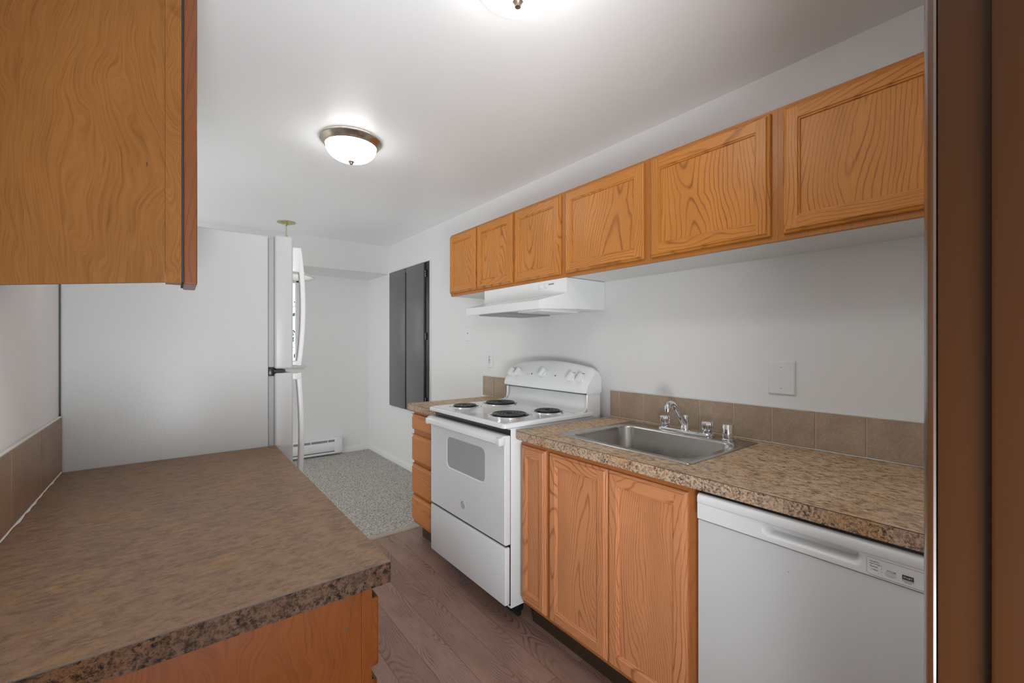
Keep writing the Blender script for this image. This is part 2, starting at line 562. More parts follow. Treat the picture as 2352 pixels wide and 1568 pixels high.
def thing(name, label, cat, loc=(0, 0, 0), rotz=0.0, group=None):
    o = bpy.data.objects.new(name, None)
    o.empty_display_size = 0.1
    COL.objects.link(o)
    o.location = loc
    o.rotation_euler = (0, 0, rotz)
    return tag(o, label, cat, group)


def struct(o):
    o['kind'] = 'structure'
    return o


def copy_thing(o, parent=None):
    """a thing with copies of its parts and their sub-parts"""
    c = o.copy()
    COL.objects.link(c)
    if parent:
        c.parent = parent
    for ch in list(o.children):
        copy_thing(ch, c)
    return c


def text(s, size, mat, parent, loc, name='lettering', align='LEFT'):
    """flat lettering that reads from the front (local -y side)"""
    cu = bpy.data.curves.new(name, 'FONT')
    cu.body = s
    cu.size = size
    cu.extrude = 0.0002
    cu.align_x = align
    tmp = bpy.data.objects.new(name, cu)
    COL.objects.link(tmp)
    me = bpy.data.meshes.new_from_object(tmp.evaluated_get(bpy.context.evaluated_depsgraph_get()))
    bpy.data.objects.remove(tmp)
    me.name = name
    me.materials.clear()
    me.materials.append(M[mat])
    o = bpy.data.objects.new(name, me)
    COL.objects.link(o)
    o.parent = parent
    o.location = loc
    o.rotation_euler = (PI / 2, 0, 0)
    return o


RIGHT, LEFT = -PI / 2, PI / 2     # fronts facing the aisle from the right wall / from the left wall


# ------------------------------------------------------------------ the room
def build_room():
    b = MB()
    b.box(-1.0, XW + 0.1, -1.6, 2.9, -0.08, 0.0)
    struct(b.build('floor', 'planks', smooth=False))
    b = MB()
    b.box(-1.0, XW, 2.9, YB, -0.08, 0.012, 0, 0.004)
    o = struct(b.build('floor_carpet', 'carpet', smooth=False))
    b = MB()
    b.prism([(2.885, 0.0), (2.89, 0.007), (2.905, 0.013), (2.915, 0.012), (2.915, 0.0)], 'x', -0.5, XW - 0.02)
    struct(b.build('trim_carpet_edge', plain('pale_carpet_binding', (0.44, 0.40, 0.34), 0.8)))
    b = MB()
    b.box(-3.2, XW + 0.1, -1.6, YB + 0.1, ZC, ZC + 0.08)
    struct(b.build('ceiling', 'ceiling', smooth=False))
    b = MB()
    b.box(XW, XW + 0.1, -0.05, YB + 0.1, -0.08, ZC)
    struct(b.build('wall_right', 'wall', smooth=False))
    b = MB()
    b.box(XL - 0.1, XL, -0.05, 2.74, -0.08, ZC)
    struct(b.build('wall_left', 'wall', smooth=False))
    # unseen passage walls behind the viewer, added to dim light from there
    b = MB()
    b.box(-1.1, -1.0, -1.6, -0.03, -0.08, ZC)
    b.box(-1.0, XL, -0.03, YF, -0.08, ZC)
    b.box(-1.1, XW + 0.1, -1.7, -1.6, -0.08, ZC)
    struct(b.build('wall_light_block', 'wall', smooth=False))
    # back wall with the window opening
    wx0, wx1, wz0, wz1 = 0.10, 1.145, 1.07, 2.06
    b = MB()
    b.box(-3.2, wx0, YB, YB + 0.1, -0.08, ZC)
    b.box(wx1, XW, YB, YB + 0.1, -0.08, ZC)
    b.box(wx0, wx1, YB, YB + 0.1, -0.08, wz0)
    b.box(wx0, wx1, YB, YB + 0.1, wz1, ZC)
    struct(b.build('wall_back', 'wall', smooth=False))
    b = MB()
    b.box(-3.2, XW, 4.76, YB, 2.107, ZC)
    struct(b.build('wall_soffit', 'wall', smooth=False))
    # wall with the doorway (right of the opening)
    b = MB()
    b.box(0.62, XW, -0.03, YF, -0.08, ZC)
    b.box(XL, -0.15, -0.03, YF, -0.08, ZC)
    b.box(-0.15, 0.62, -0.03, YF, 2.08, ZC)
    struct(b.build('wall_front', 'wall', smooth=False))
    # window: frame, sash bar, pane
    w = bpy.data.objects.new('window_1', None)
    COL.objects.link(w)
    w.location = ((wx0 + wx1) / 2, YB, wz0)
    struct(w)
    hw, hh = (wx1 - wx0) / 2, wz1 - wz0
    b = MB()
    for (x0, x1, z0, z1) in ((-hw, -hw + 0.055, 0, hh), (hw - 0.055, hw, 0, hh), (-hw, hw, 0, 0.05), (-hw, hw, hh - 0.05, hh),
                             (-0.02, 0.02, 0.05, hh - 0.05)):
        b.box(x0, x1, 0.02, 0.075, z0, z1, 0, 0.004)
    b.build('window_frame', 'trim', w)
    b = MB()
    b.box(-hw - 0.02, hw + 0.02, -0.04, 0.03, -0.022, 0.0, 0, 0.004)
    b.build('window_sill', 'trim', w)
    b = MB()
    b.box(-hw + 0.05, hw - 0.05, 0.045, 0.05, 0.045, hh - 0.045)
    b.build('pane', 'glass', w, smooth=False)
    # baseboards
    b = MB()
    pr = [(0.0, 0.0), (-0.012, 0.0), (-0.012, 0.055), (-0.006, 0.066), (0.0, 0.068)]
    b.prism([(XW + p[0], 0.01 + p[1]) for p in pr], 'y', 2.76, YB)
    struct(b.build('baseboard_right', 'trim'))
    b = MB()
    b.prism([(YB + p[0], 0.01 + p[1]) for p in pr], 'x', 1.59, XW - 0.012)
    struct(b.build('baseboard_back', 'trim'))
    # brown door frame right beside the viewer
    d = bpy.data.objects.new('door_1', None)
    COL.objects.link(d)
    d.location = (0.6, 0.0, 0.0)
    struct(d)
    b = MB()
    b.box(0.0, 0.02, -0.06, 0.083, 0.0, 2.079, 0, 0.002)
    b.build('jamb', 'jamb', d)
    b = MB()
    b.prism([(0.003, 0.084), (0.0025, 0.086), (0.003, 0.0875), (0.0045, 0.0905), (0.008, 0.0925), (0.014, 0.0947), (0.07, 0.100), (0.072, 0.098), (0.072, 0.0905), (0.02, 0.0905), (0.02, 0.084)], 'z', 0.0, 2.079)
    b.build('casing', 'jamb_gloss', d)
    b = MB()
    b.prism([(-0.012, -0.03), (-0.012, 0.0425), (-0.0105, 0.0455), (-0.007, 0.0465), (0.0, 0.0465), (0.0, -0.03)], 'z', 0.0, 2.079)
    b.build('door_stop', 'jamb', d)


build_room()


# ------------------------------------------------------------------ cabinets
def make_door(name, w, h, parent, loc, mv, mh, mp, stile=0.052, rail=0.058, th=0.019):
    """framed door lying in local x-z, its face towards local -y, back on y=0"""
    b = MB()
    W2, H2 = w / 2, h / 2

    def ring(d, y, dz=None):
        dz = d if dz is None else dz
        return [(-W2 + d, y, -H2 + dz), (W2 - d, y, -H2 + dz), (W2 - d, y, H2 - dz), (-W2 + d, y, H2 - dz)]

    def strip(A, B):
        vs = [[b.bm.verts.new(p) for p in L] for L in (A, B)]
        for i in range(4):
            j = (i + 1) % 4
            f = b.bm.faces.new((vs[0][i], vs[0][j], vs[1][j], vs[1][i]))
            f.material_index = 1 if i in (0, 2) else 0
    prof = [(0.0, 0.0), (0.0, -th * 0.45), (0.003, -th * 0.62), (0.008, -th * 0.72), (0.0095, -th * 0.86), (0.0115, -th * 0.97), (0.013, -th)]
    for (a, c) in zip(prof[:-1], prof[1:]):
        strip(ring(*a), ring(*c))
    d1 = 0.013
    s2, r2 = stile - 0.008, rail - 0.008
    y = -th
    for (x0, x1, z0, z1, m_) in ((-W2 + d1, -W2 + s2, -H2 + d1, H2 - d1, 0), (W2 - s2, W2 - d1, -H2 + d1, H2 - d1, 0),
                                 (-W2 + s2, W2 - s2, H2 - r2, H2 - d1, 1), (-W2 + s2, W2 - s2, -H2 + d1, -H2 + r2, 1)):
        b.poly([(x0, y, z0), (x1, y, z0), (x1, y, z1), (x0, y, z1)], m_)
    inner = [(s2, r2, -th), (s2 + 0.002, r2 + 0.002, -th + 0.0035), (s2 + 0.006, r2 + 0.006, -th + 0.004),
             (s2 + 0.008, r2 + 0.008, -th + 0.009)]
    for (a, c) in zip(inner[:-1], inner[1:]):
        strip(ring(a[0], a[2], a[1]), ring(c[0], c[2], c[1]))
    b.poly([(-W2, 0, -H2), (-W2, 0, H2), (W2, 0, H2), (W2, 0, -H2)], 0)
    d = b.build(name, [mv, mh], parent, loc, smooth=False)
    p = MB()
    p.box(-W2 + stile - 0.002, W2 - stile + 0.002, -th + 0.009, -0.002, -H2 + rail - 0.002, H2 - rail + 0.002)
    p.build('panel', mp, d, smooth=False)
    return d


def upper_unit(y0, y1, doors, label):
    """wall cabinet on the right wall between y0 and y1; doors = list of (ya, yb)"""
    yc = (y0 + y1) / 2
    hw = (y1 - y0) / 2
    X0 = XU + 0.019
    t = thing('upper_cabinet', label, 'cabinet', (X0, yc, UB), RIGHT, 'oak cabinets along the right wall')
    D = XW - X0
    H = UT - UB
    b = MB()
    # sides, top, back and the face frame
    b.box(-hw, -hw + 0.016, 0.019, D - 0.001, 0.0165, H)
    b.box(hw - 0.016, hw, 0.019, D - 0.001, 0.0165, H)
    b.box(-hw + 0.016, hw - 0.016, 0.019, D - 0.001, H - 0.016, H)
    b.box(-hw + 0.016, hw - 0.016, D - 0.007, D - 0.001, 0.02, H - 0.016)
    b.build('carcass', 'oak_frame', t, smooth=False)
    f = MB()
    xs = sorted([-hw, hw])
    f.box(-hw, hw, 0.0, 0.019, 0.0, 0.045)
    f.box(-hw, hw, 0.0, 0.019, H - 0.045, H)
    edges = [-hw] + [v for (ya, yb) in doors for v in (-(yb - yc), -(ya - yc))] + [hw]
    for i in range(0, len(edges), 2):
        a, c = edges[i], edges[i + 1]
        f.box(max(-hw, a - 0.015), min(hw, c + 0.015), 0.0, 0.019, 0.045, H - 0.045)
    f.build('face_frame', 'oak_frame', t, smooth=False)
    b = MB()
    b.box(-hw, hw, 0.0195, D - 0.001, 0.001, 0.016)
    bp = b.build('bottom_panel', 'trim', t, smooth=False)
    bp['label'] = 'white painted underside'
    for (ya, yb) in doors:
        make_door('door', yb - ya, H - 0.030, t, (-((ya + yb) / 2 - yc), 0.0, H / 2 + 0.003), 'oak_v', 'oak_h', 'oak_panel')
    return t


upper_unit(2.4652, 2.822, [(2.474, 2.818)], 'narrow single-door honey oak wall cabinet farthest along, left of the hood cabinet')
upper_unit(1.6392, 2.4648, [(2.072, 2.456), (1.657, 2.046)], 'two-door honey oak wall cabinet directly above the range hood')
upper_unit(0.6132, 1.6388, [(1.141, 1.622), (0.634, 1.108)], 'wide two-door honey oak wall cabinet above the sink, right of the hood')
upper_unit(0.092, 0.6128, [(0.108, 0.594)], 'nearest honey oak wall cabinet with cathedral grain, beside the brown door frame')


def base_unit_sink():
    y0, y1 = 0.700, 1.572
    yc, hw = (y0 + y1) / 2, (y1 - y0) / 2
    X0 = 1.284
    t = thing('base_cabinet', 'oak base cabinet with three doors under the sink, pinker light painted in', 'cabinet', (X0, yc, 0), RIGHT, 'oak base cabinets')
    D = XW - X0
    b = MB()
    b.box(-hw, -hw + 0.016, 0.019, D - 0.002, 0.115, 0.874)
    b.box(hw - 0.016, hw, 0.019, D - 0.002, 0.115, 0.874)
    b.box(-hw + 0.016, hw - 0.016, 0.019, D - 0.002, 0.115, 0.131)
    b.box(-hw + 0.016, hw - 0.016, D - 0.008, D - 0.002, 0.131, 0.72)
    b.build('carcass', 'pink_lit_frame', t, smooth=False)
    f = MB()
    f.box(-hw, hw, 0.0, 0.019, 0.115, 0.150)
    f.box(-hw, hw, 0.0, 0.019, 0.825, 0.874)
    for (a, c) in ((1.572, 1.550), (1.420, 1.365), (1.078, 1.042), (0.760, 0.700)):
        f.box(-(a - yc), -(c - yc), 0.0, 0.019, 0.150, 0.825)
    f.build('face_frame', 'pink_lit_frame', t, smooth=False)
    k = MB()
    k.box(-hw, hw, 0.062, 0.078, 0.001, 0.115)
    k.build('kick_board', 'kick', t, smooth=False)
    for (ya, yb) in ((1.405, 1.569), (1.063, 1.380), (0.743, 1.058)):
        w = yb - ya
        make_door('door', w, 0.716, t, (-((ya + yb) / 2 - yc), 0.0, 0.490), 'pink_lit_v', 'pink_lit_h', 'pink_lit_panel',
                  0.05 if w > 0.2 else 0.042, 0.056)


base_unit_sink()


def base_unit_drawers():
    y0, y1 = 2.350, 2.735
    yc, hw = (y0 + y1) / 2, (y1 - y0) / 2
    X0 = 1.284
    t = thing('drawer_cabinet', 'narrow orange oak base cabinet with four drawers left of the stove', 'cabinet', (X0, yc, 0), RIGHT)
    D = XW - X0
    b = MB()
    b.box(-hw, -hw + 0.016, 0.019, D - 0.002, 0.115, 0.874)
    b.box(hw - 0.016, hw, 0.019, D - 0.002, 0.115, 0.874)
    b.box(-hw + 0.016, hw - 0.016, 0.019, D - 0.002, 0.115, 0.131)
    b.build('carcass', 'pink_lit_frame', t, smooth=False)
    f = MB()
    f.box(-hw, -hw + 0.03, 0.0, 0.019, 0.115, 0.874)
    f.box(hw - 0.03, hw, 0.0, 0.019, 0.115, 0.874)
    for (a, c) in ((0.115, 0.16), (0.30, 0.33), (0.51, 0.545), (0.70, 0.75), (0.84, 0.874)):
        f.box(-hw + 0.03, hw - 0.03, 0.0, 0.019, a, c)
    f.build('face_frame', 'pink_lit_frame', t, smooth=False)
    k = MB()
    k.box(-hw, hw, 0.062, 0.078, 0.001, 0.115)
    k.build('kick_board', 'kick', t, smooth=False)
    for (z0, z1) in ((0.745, 0.848), (0.538, 0.713), (0.324, 0.517), (0.140, 0.308)):
        d = MB()
        w = hw - 0.008
        hz = (z1 - z0) / 2
        # slab front with a finger lip routed along its upper edge
        d.prism([(0.0, -hz), (-0.013, -hz), (-0.018, -hz + 0.005), (-0.019, -hz + 0.012), (-0.019, hz - 0.022), (-0.013, hz - 0.016),
                 (-0.011, hz - 0.008), (-0.018, hz - 0.004), (-0.018, hz), (0.0, hz)], 'x', -w, w)
        d.build('drawer', 'drawer_oak', t, (0, 0, (z0 + z1) / 2), smooth=False)


base_unit_drawers()


def left_base():
    y0, y1 = 0.795, 1.926
    yc, hw = (y0 + y1) / 2, (y1 - y0) / 2
    X0 = 0.289
    t = thing('base_cabinet', 'red-brown wooden base cabinet under the near left counter', 'cabinet', (X0, yc, 0), LEFT, 'oak base cabinets')
    D = X0 - XL
    b = MB()
    b.box(hw - 0.016, hw, 0.019, D - 0.002, 0.105, 0.874)
    b.box(-hw + 0.016, hw - 0.016, 0.019, D - 0.002, 0.105, 0.121)
    b.box(-hw + 0.016, hw - 0.016, D - 0.008, D - 0.002, 0.121, 0.874)
    b.build('carcass', 'pink_lit_frame', t, smooth=False)
    e = MB()
    e.box(-hw, -hw + 0.016, 0.0195, D - 0.002, 0.0015, 0.874)
    # pin holes and scuffs of the end panel
    for (yy, zz) in ((0.045, 0.80), (0.055, 0.44), (0.075, 0.43), (0.05, 0.852)):
        e.box(-hw - 0.0004, -hw, yy, yy + 0.002, zz, zz + 0.008, 1)
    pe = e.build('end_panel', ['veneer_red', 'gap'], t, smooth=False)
    pe['label'] = 'red-brown veneer end panel'
    f = MB()
    for (a, c) in ((-hw, -hw + 0.05), (-0.025, 0.025), (hw - 0.05, hw)):
        f.box(a, c, 0.0, 0.019, 0.105, 0.874)
    for (a, c) in ((-hw + 0.05, -0.025), (0.025, hw - 0.05)):
        for (z0, z1) in ((0.105, 0.15), (0.68, 0.71), (0.835, 0.874)):
            f.box(a, c, 0.0, 0.019, z0, z1)
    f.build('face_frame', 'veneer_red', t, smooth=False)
    k = MB()
    k.box(-hw + 0.016, hw, 0.07, 0.086, 0.001, 0.105)
    k.build('kick_board', 'kick', t, smooth=False)
    for s in (-1, 1):
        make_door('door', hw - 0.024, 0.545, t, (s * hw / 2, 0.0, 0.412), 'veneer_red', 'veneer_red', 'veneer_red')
        d = MB()
        w = (hw - 0.024) / 2
        d.box(-w, w, -0.018, 0.0, -0.065, 0.065, 0, 0.004)
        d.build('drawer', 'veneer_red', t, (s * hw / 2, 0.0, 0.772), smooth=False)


left_base()


def left_upper():
    y0, y1 = 1.300, 1.450
    yc, hw = (y0 + y1) / 2, (y1 - y0) / 2
    X0 = 0.0135
    zb = 1.459
    t = thing('upper_cabinet', 'brown swirl-grained wall cabinet at the upper left, seen from its end', 'cabinet', (X0, yc, zb), LEFT)
    D = X0 - XL
    H = 2.20 - zb
    e = MB()
    # end panel whose lower edge hangs a little lower towards the wall
    pts = [(0.0305, 0.0), (D - 0.002, -0.028), (D - 0.002, H), (0.0305, H)]
    e.prism(pts, 'x', -hw, -hw + 0.016)
    e.box(-hw - 0.0005, -hw, 0.062, 0.0635, 0.262, 0.272, 1)
    ep = e.build('end_panel', ['veneer', 'gap'], t, smooth=False)
    st = MB()
    st.box(-hw, -hw + 0.05, 0.0, 0.030, 0.0, H)
    st.box(hw - 0.05, hw, 0.0, 0.030, 0.04, H)
    st.box(-hw + 0.05, hw - 0.05, 0.0, 0.030, 0.04, 0.08)
    st.box(-hw + 0.05, hw - 0.05, 0.0, 0.030, H - 0.05, H)
    st.build('face_frame', 'veneer', t, smooth=False)
    b = MB()
    b.box(hw - 0.016, hw, 0.0305, D - 0.002, 0.04, H)
    b.box(-hw + 0.016, hw - 0.016, 0.0305, D - 0.002, 0.05, 0.066)
    b.box(-hw + 0.016, hw - 0.016, 0.0305, D - 0.002, H - 0.016, H)
    b.build('carcass', 'veneer', t, smooth=False)
    g = MB()
    g.box(-hw + 0.001, hw - 0.001, -0.0045, 0.0, 0.003, H - 0.002)  # dark strip put in for the shaded gap between frame and door
    gp = g.build('gap_shade_strip', 'gap', t, smooth=False)
    gp['label'] = 'dark strip painted as the shaded gap behind the door'
    d = MB()
    d.box(-hw, hw, -0.031, -0.0045, -0.001, H + 0.002, 0, 0.003, 2)
    dd = d.build('door', 'door_red', t, smooth=False)
    dd['label'] = 'reddish door seen on its edge'


left_upper()


# ------------------------------------------------------------------ counters
def counter_mesh(x0, x1, y0, y1, front, hole=None, near=None):
    """slab with separate top and edge look; front = 'x0'/'x1' is the aisle edge"""
    b = MB()
    zt, zb = CT, CT - 0.039
    xs = [x0, x1]
    ys = [y0, y1]
    if hole:
        hx0, hx1, hy0, hy1 = hole
        rects = [(x0, x1, y0, hy0), (x0, x1, hy1, y1), (x0, hx0, hy0, hy1), (hx1, x1, hy0, hy1)]
    else:
        rects = [(x0, x1, y0, y1)]
    for (a, c, d, e) in rects:
        b.poly([(a, d, zt), (c, d, zt), (c, e, zt), (a, e, zt)], 0)
        b.poly([(a, d, zb), (a, e, zb), (c, e, zb), (c, d, zb)], 1)
    # sides: a dark seam just below the top, then the edge band
    zs = zt - 0.0016
    for (p, q) in (((x0, y0), (x1, y0)), ((x1, y0), (x1, y1)), ((x1, y1), (x0, y1)), ((x0, y1), (x0, y0))):
        b.poly([(*p, zs), (*q, zs), (*q, zt), (*p, zt)], 2)
        b.poly([(*p, zb), (*q, zb), (*q, zs), (*p, zs)], 1)
    if hole:
        for (p, q) in (((hx0, hy0), (hx1, hy0)), ((hx1, hy0), (hx1, hy1)), ((hx1, hy1), (hx0, hy1)), ((hx0, hy1), (hx0, hy0))):
            b.poly([(*p, zb), (*q, zb), (*q, zt), (*p, zt)], 1)
    bmesh.ops.remove_doubles(b.bm, verts=b.bm.verts[:], dist=1e-5)
    return b


SINK = (1.345, 1.858, 0.775, 1.400)
o = counter_mesh(1.247, XW - 0.002, 0.094, 1.574, 'x0', (1.365, 1.775, 0.795, 1.38)).build(
    'countertop', ['lam_r', 'lam_r_edge', 'gap'], smooth=False)
tag(o, 'long speckled tan countertop holding the sink along the right wall', 'countertop', 'laminate countertops')
o = counter_mesh(1.247, XW - 0.002, 2.350, 2.757, 'x0').build('countertop', ['lam_r', 'lam_r_edge', 'gap'], smooth=False)
tag(o, 'short speckled tan countertop piece beyond the stove, over the drawers', 'countertop', 'laminate countertops')
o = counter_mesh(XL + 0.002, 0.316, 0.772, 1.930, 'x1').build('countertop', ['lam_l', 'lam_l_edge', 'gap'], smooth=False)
tag(o, 'big brown countertop in the left foreground with shade painted into its top and speckled edge', 'countertop', 'laminate countertops')


def tiles(label, x, side, y0, y1, joints, z1, mat, grout='grout'):
    """one row of tiles on a wall; side=-1: faces -x"""
    t = thing('tile_backsplash', label, 'backsplash', (x, (y0 + y1) / 2, CT + 0.001), 0, 'tile backsplash rows')
    yc = (y0 + y1) / 2
    H = z1 - CT - 0.001
    b = MB()
    b.box(side * 0.0005, side * 0.0055, y0 - yc, y1 - yc, 0.0, H, 0)
    b.build('grout', grout, t, smooth=False)
    cuts = [y0] + [j for j in joints if y0 < j < y1] + [y1]
    b = MB()
    g = 0.0022
    for a, c in zip(cuts[:-1], cuts[1:]):
        b.box(side * 0.001, side * 0.0085, a - yc + (g if a != y0 else 0), c - yc - (g if c != y1 else 0), 0.0035, H - 0.001, 0, 0.0012, 1)
    b.build('tile_row', mat, t, smooth=False)
    b = MB()
    b.box(0.0004 * side, side * 0.008, y0 - yc, y1 - yc, H - 0.001, H + 0.004, 0, 0.0012, 1)
    # ragged bead of sealant along the counter
    n = int((y1 - y0) / 0.02)
    A, B, C = [], [], []
    for i in range(n + 1):
        a = y0 + (y1 - y0) * i / n - yc
        w = random.uniform(0.0086, 0.0105) if random.random() < 0.75 else random.uniform(0.010, 0.0135)
        A.append((side * 0.004, a, 0.0))
        B.append((side * w, a, 0.0))
        C.append((side * 0.004, a, random.uniform(0.002, 0.0045)))
    b.loft([list(q) for q in zip(A, B, C)], 0, True, True, True)
    c = b.build('caulk_line', 'caulk', t, smooth=False)
    return t


JR = [0.443 + 0.153 * k for k in range(-3, 17)]
tiles('long row of tan tiles behind the sink', XW, -1, 0.094, 1.576, JR, 1.0585, 'tile')
tiles('short two-tile tan backsplash left of the stove', XW, -1, 2.36, 2.838, [2.535, 2.688], 1.066, 'tile')
tiles('brown tile row along the left wall behind the big counter', XL, 1, 0.5, 1.932, [0.59, 0.86, 1.13, 1.40, 1.67], 1.086, 'tile_l', 'kick')


# ------------------------------------------------------------------ sink and its fittings
def sink():
    x0, x1, y0, y1 = SINK
    cx, cy = (x0 + x1) / 2, (y0 + y1) / 2
    t = thing('kitchen_sink', 'stainless steel single-bowl sink set in the right countertop', 'sink', (cx, cy, CT))
    w, h = x1 - x0, y1 - y0
    ox, oy = (1.385 + 1.765) / 2 - cx, (0.815 + 1.365) / 2 - cy
    bw, bh = 0.38, 0.55
    b = MB()
    L = []
    for (ccx, ccy, ww, hh, r, z) in ((0, 0, w, h, 0.012, 0.0006), (0, 0, w - 0.004, h - 0.004, 0.012, 0.004), (0, 0, w - 0.016, h - 0.016, 0.012, 0.005),
                                     (0, 0, w - 0.030, h - 0.030, 0.012, 0.0034),
                                     (ox, oy, bw + 0.016, bh + 0.016, 0.066, 0.0036), (ox, oy, bw + 0.004, bh + 0.004, 0.062, 0.001),
                                     (ox, oy, bw - 0.004, bh - 0.004, 0.060, -0.008), (ox, oy, bw - 0.020, bh - 0.020, 0.058, -0.13),
                                     (ox, oy, bw - 0.034, bh - 0.034, 0.052, -0.155), (ox, oy, bw - 0.065, bh - 0.065, 0.040, -0.168),
                                     (ox, oy, 0.10, 0.10, 0.0495, -0.173)):
        L.append([(p[0], p[1], z) for p in rrect(ccx, ccy, ww, hh, r, 8)])
    b.loft(L, 0, True, False, True)
    b.build('basin', 'steel', t, angle=50)
    d = MB()
    d.lathe([(0.046, 0.0), (0.046, 0.003), (0.038, 0.004), (0.032, 0.001), (0.010, 0.001), (0.008, 0.010), (0.001, 0.011)], (ox, oy, -0.1728), n=32)
    d.build('drain', 'chrome', t)


sink()


def faucet():
    cx, cy = 1.812, 1.066
    z = CT + 0.0040
    t = thing('kitchen_faucet', 'chrome two-handle faucet on the back ledge of the sink', 'faucet', (cx, cy, z))
    b = MB()
    L = []
    for (ww, hh, r, zz) in ((0.058, 0.262, 0.026, 0.0), (0.058, 0.262, 0.026, 0.008), (0.052, 0.256, 0.024, 0.013), (0.036, 0.24, 0.016, 0.0155)):
        L.append([(p[0], p[1], zz) for p in rrect(0, 0, ww, hh, r, 8)])
    b.loft(L, 0, True, True, True)
    b.build('deck_plate', 'chrome', t)
    for s in (-1, 1):
        h = MB()
        h.lathe([(0.019, 0.0), (0.019, 0.006), (0.014, 0.009)], (0, s * 0.102, 0.0145), n=24)
        n = 72
        L = []
        for (r, zz) in ((0.013, 0.009), (0.0185, 0.012), (0.021, 0.022), (0.0225, 0.040), (0.021, 0.047), (0.012, 0.050)):
            L.append([((r * (1 + 0.09 * math.cos(9 * 2 * PI * i / n)) * math.cos(2 * PI * i / n)),
                       s * 0.102 + (r * (1 + 0.09 * math.cos(9 * 2 * PI * i / n)) * math.sin(2 * PI * i / n)), zz + 0.0145) for i in range(n)])
        h.loft(L, 0, True, True, True)
        h.build('handle', 'chrome', t, angle=45)
    sp = MB()
    sp.lathe([(0.021, 0.0), (0.021, 0.012), (0.017, 0.018), (0.017, 0.052), (0.015, 0.060), (0.006, 0.064)], (0, 0, 0.0145), n=32)
    pts = [(-0.004, 0, 0.040), (-0.024, 0, 0.056), (-0.052, 0, 0.088), (-0.080, 0, 0.118), (-0.100, 0, 0.134), (-0.118, 0, 0.140),
           (-0.133, 0, 0.136), (-0.139, 0, 0.126)]
    sp.tube(pts, [0.014, 0.0145, 0.0135, 0.0125, 0.012, 0.0115, 0.011, 0.011], 14)
    sp.build('spout', 'chrome', t, angle=50)
    a = MB()
    a.lathe([(0.012, 0.0), (0.0135, 0.002), (0.0135, 0.02), (0.012, 0.026)], (-0.139, 0, 0.106), n=24)
    a.build('aerator', 'chrome', t)


faucet()
b = MB()
b.lathe([(0.027, 0.0), (0.027, 0.004), (0.0235, 0.005), (0.0235, 0.058), (0.0215, 0.064), (0.010, 0.066)], (0, 0, 0), n=40)
o = b.build('air_gap_cap', 'chrome', None, (1.814, 0.876, CT + 0.0042))
tag(o, 'plain chrome cylinder cap on the sink ledge right of the faucet', 'air gap cap')


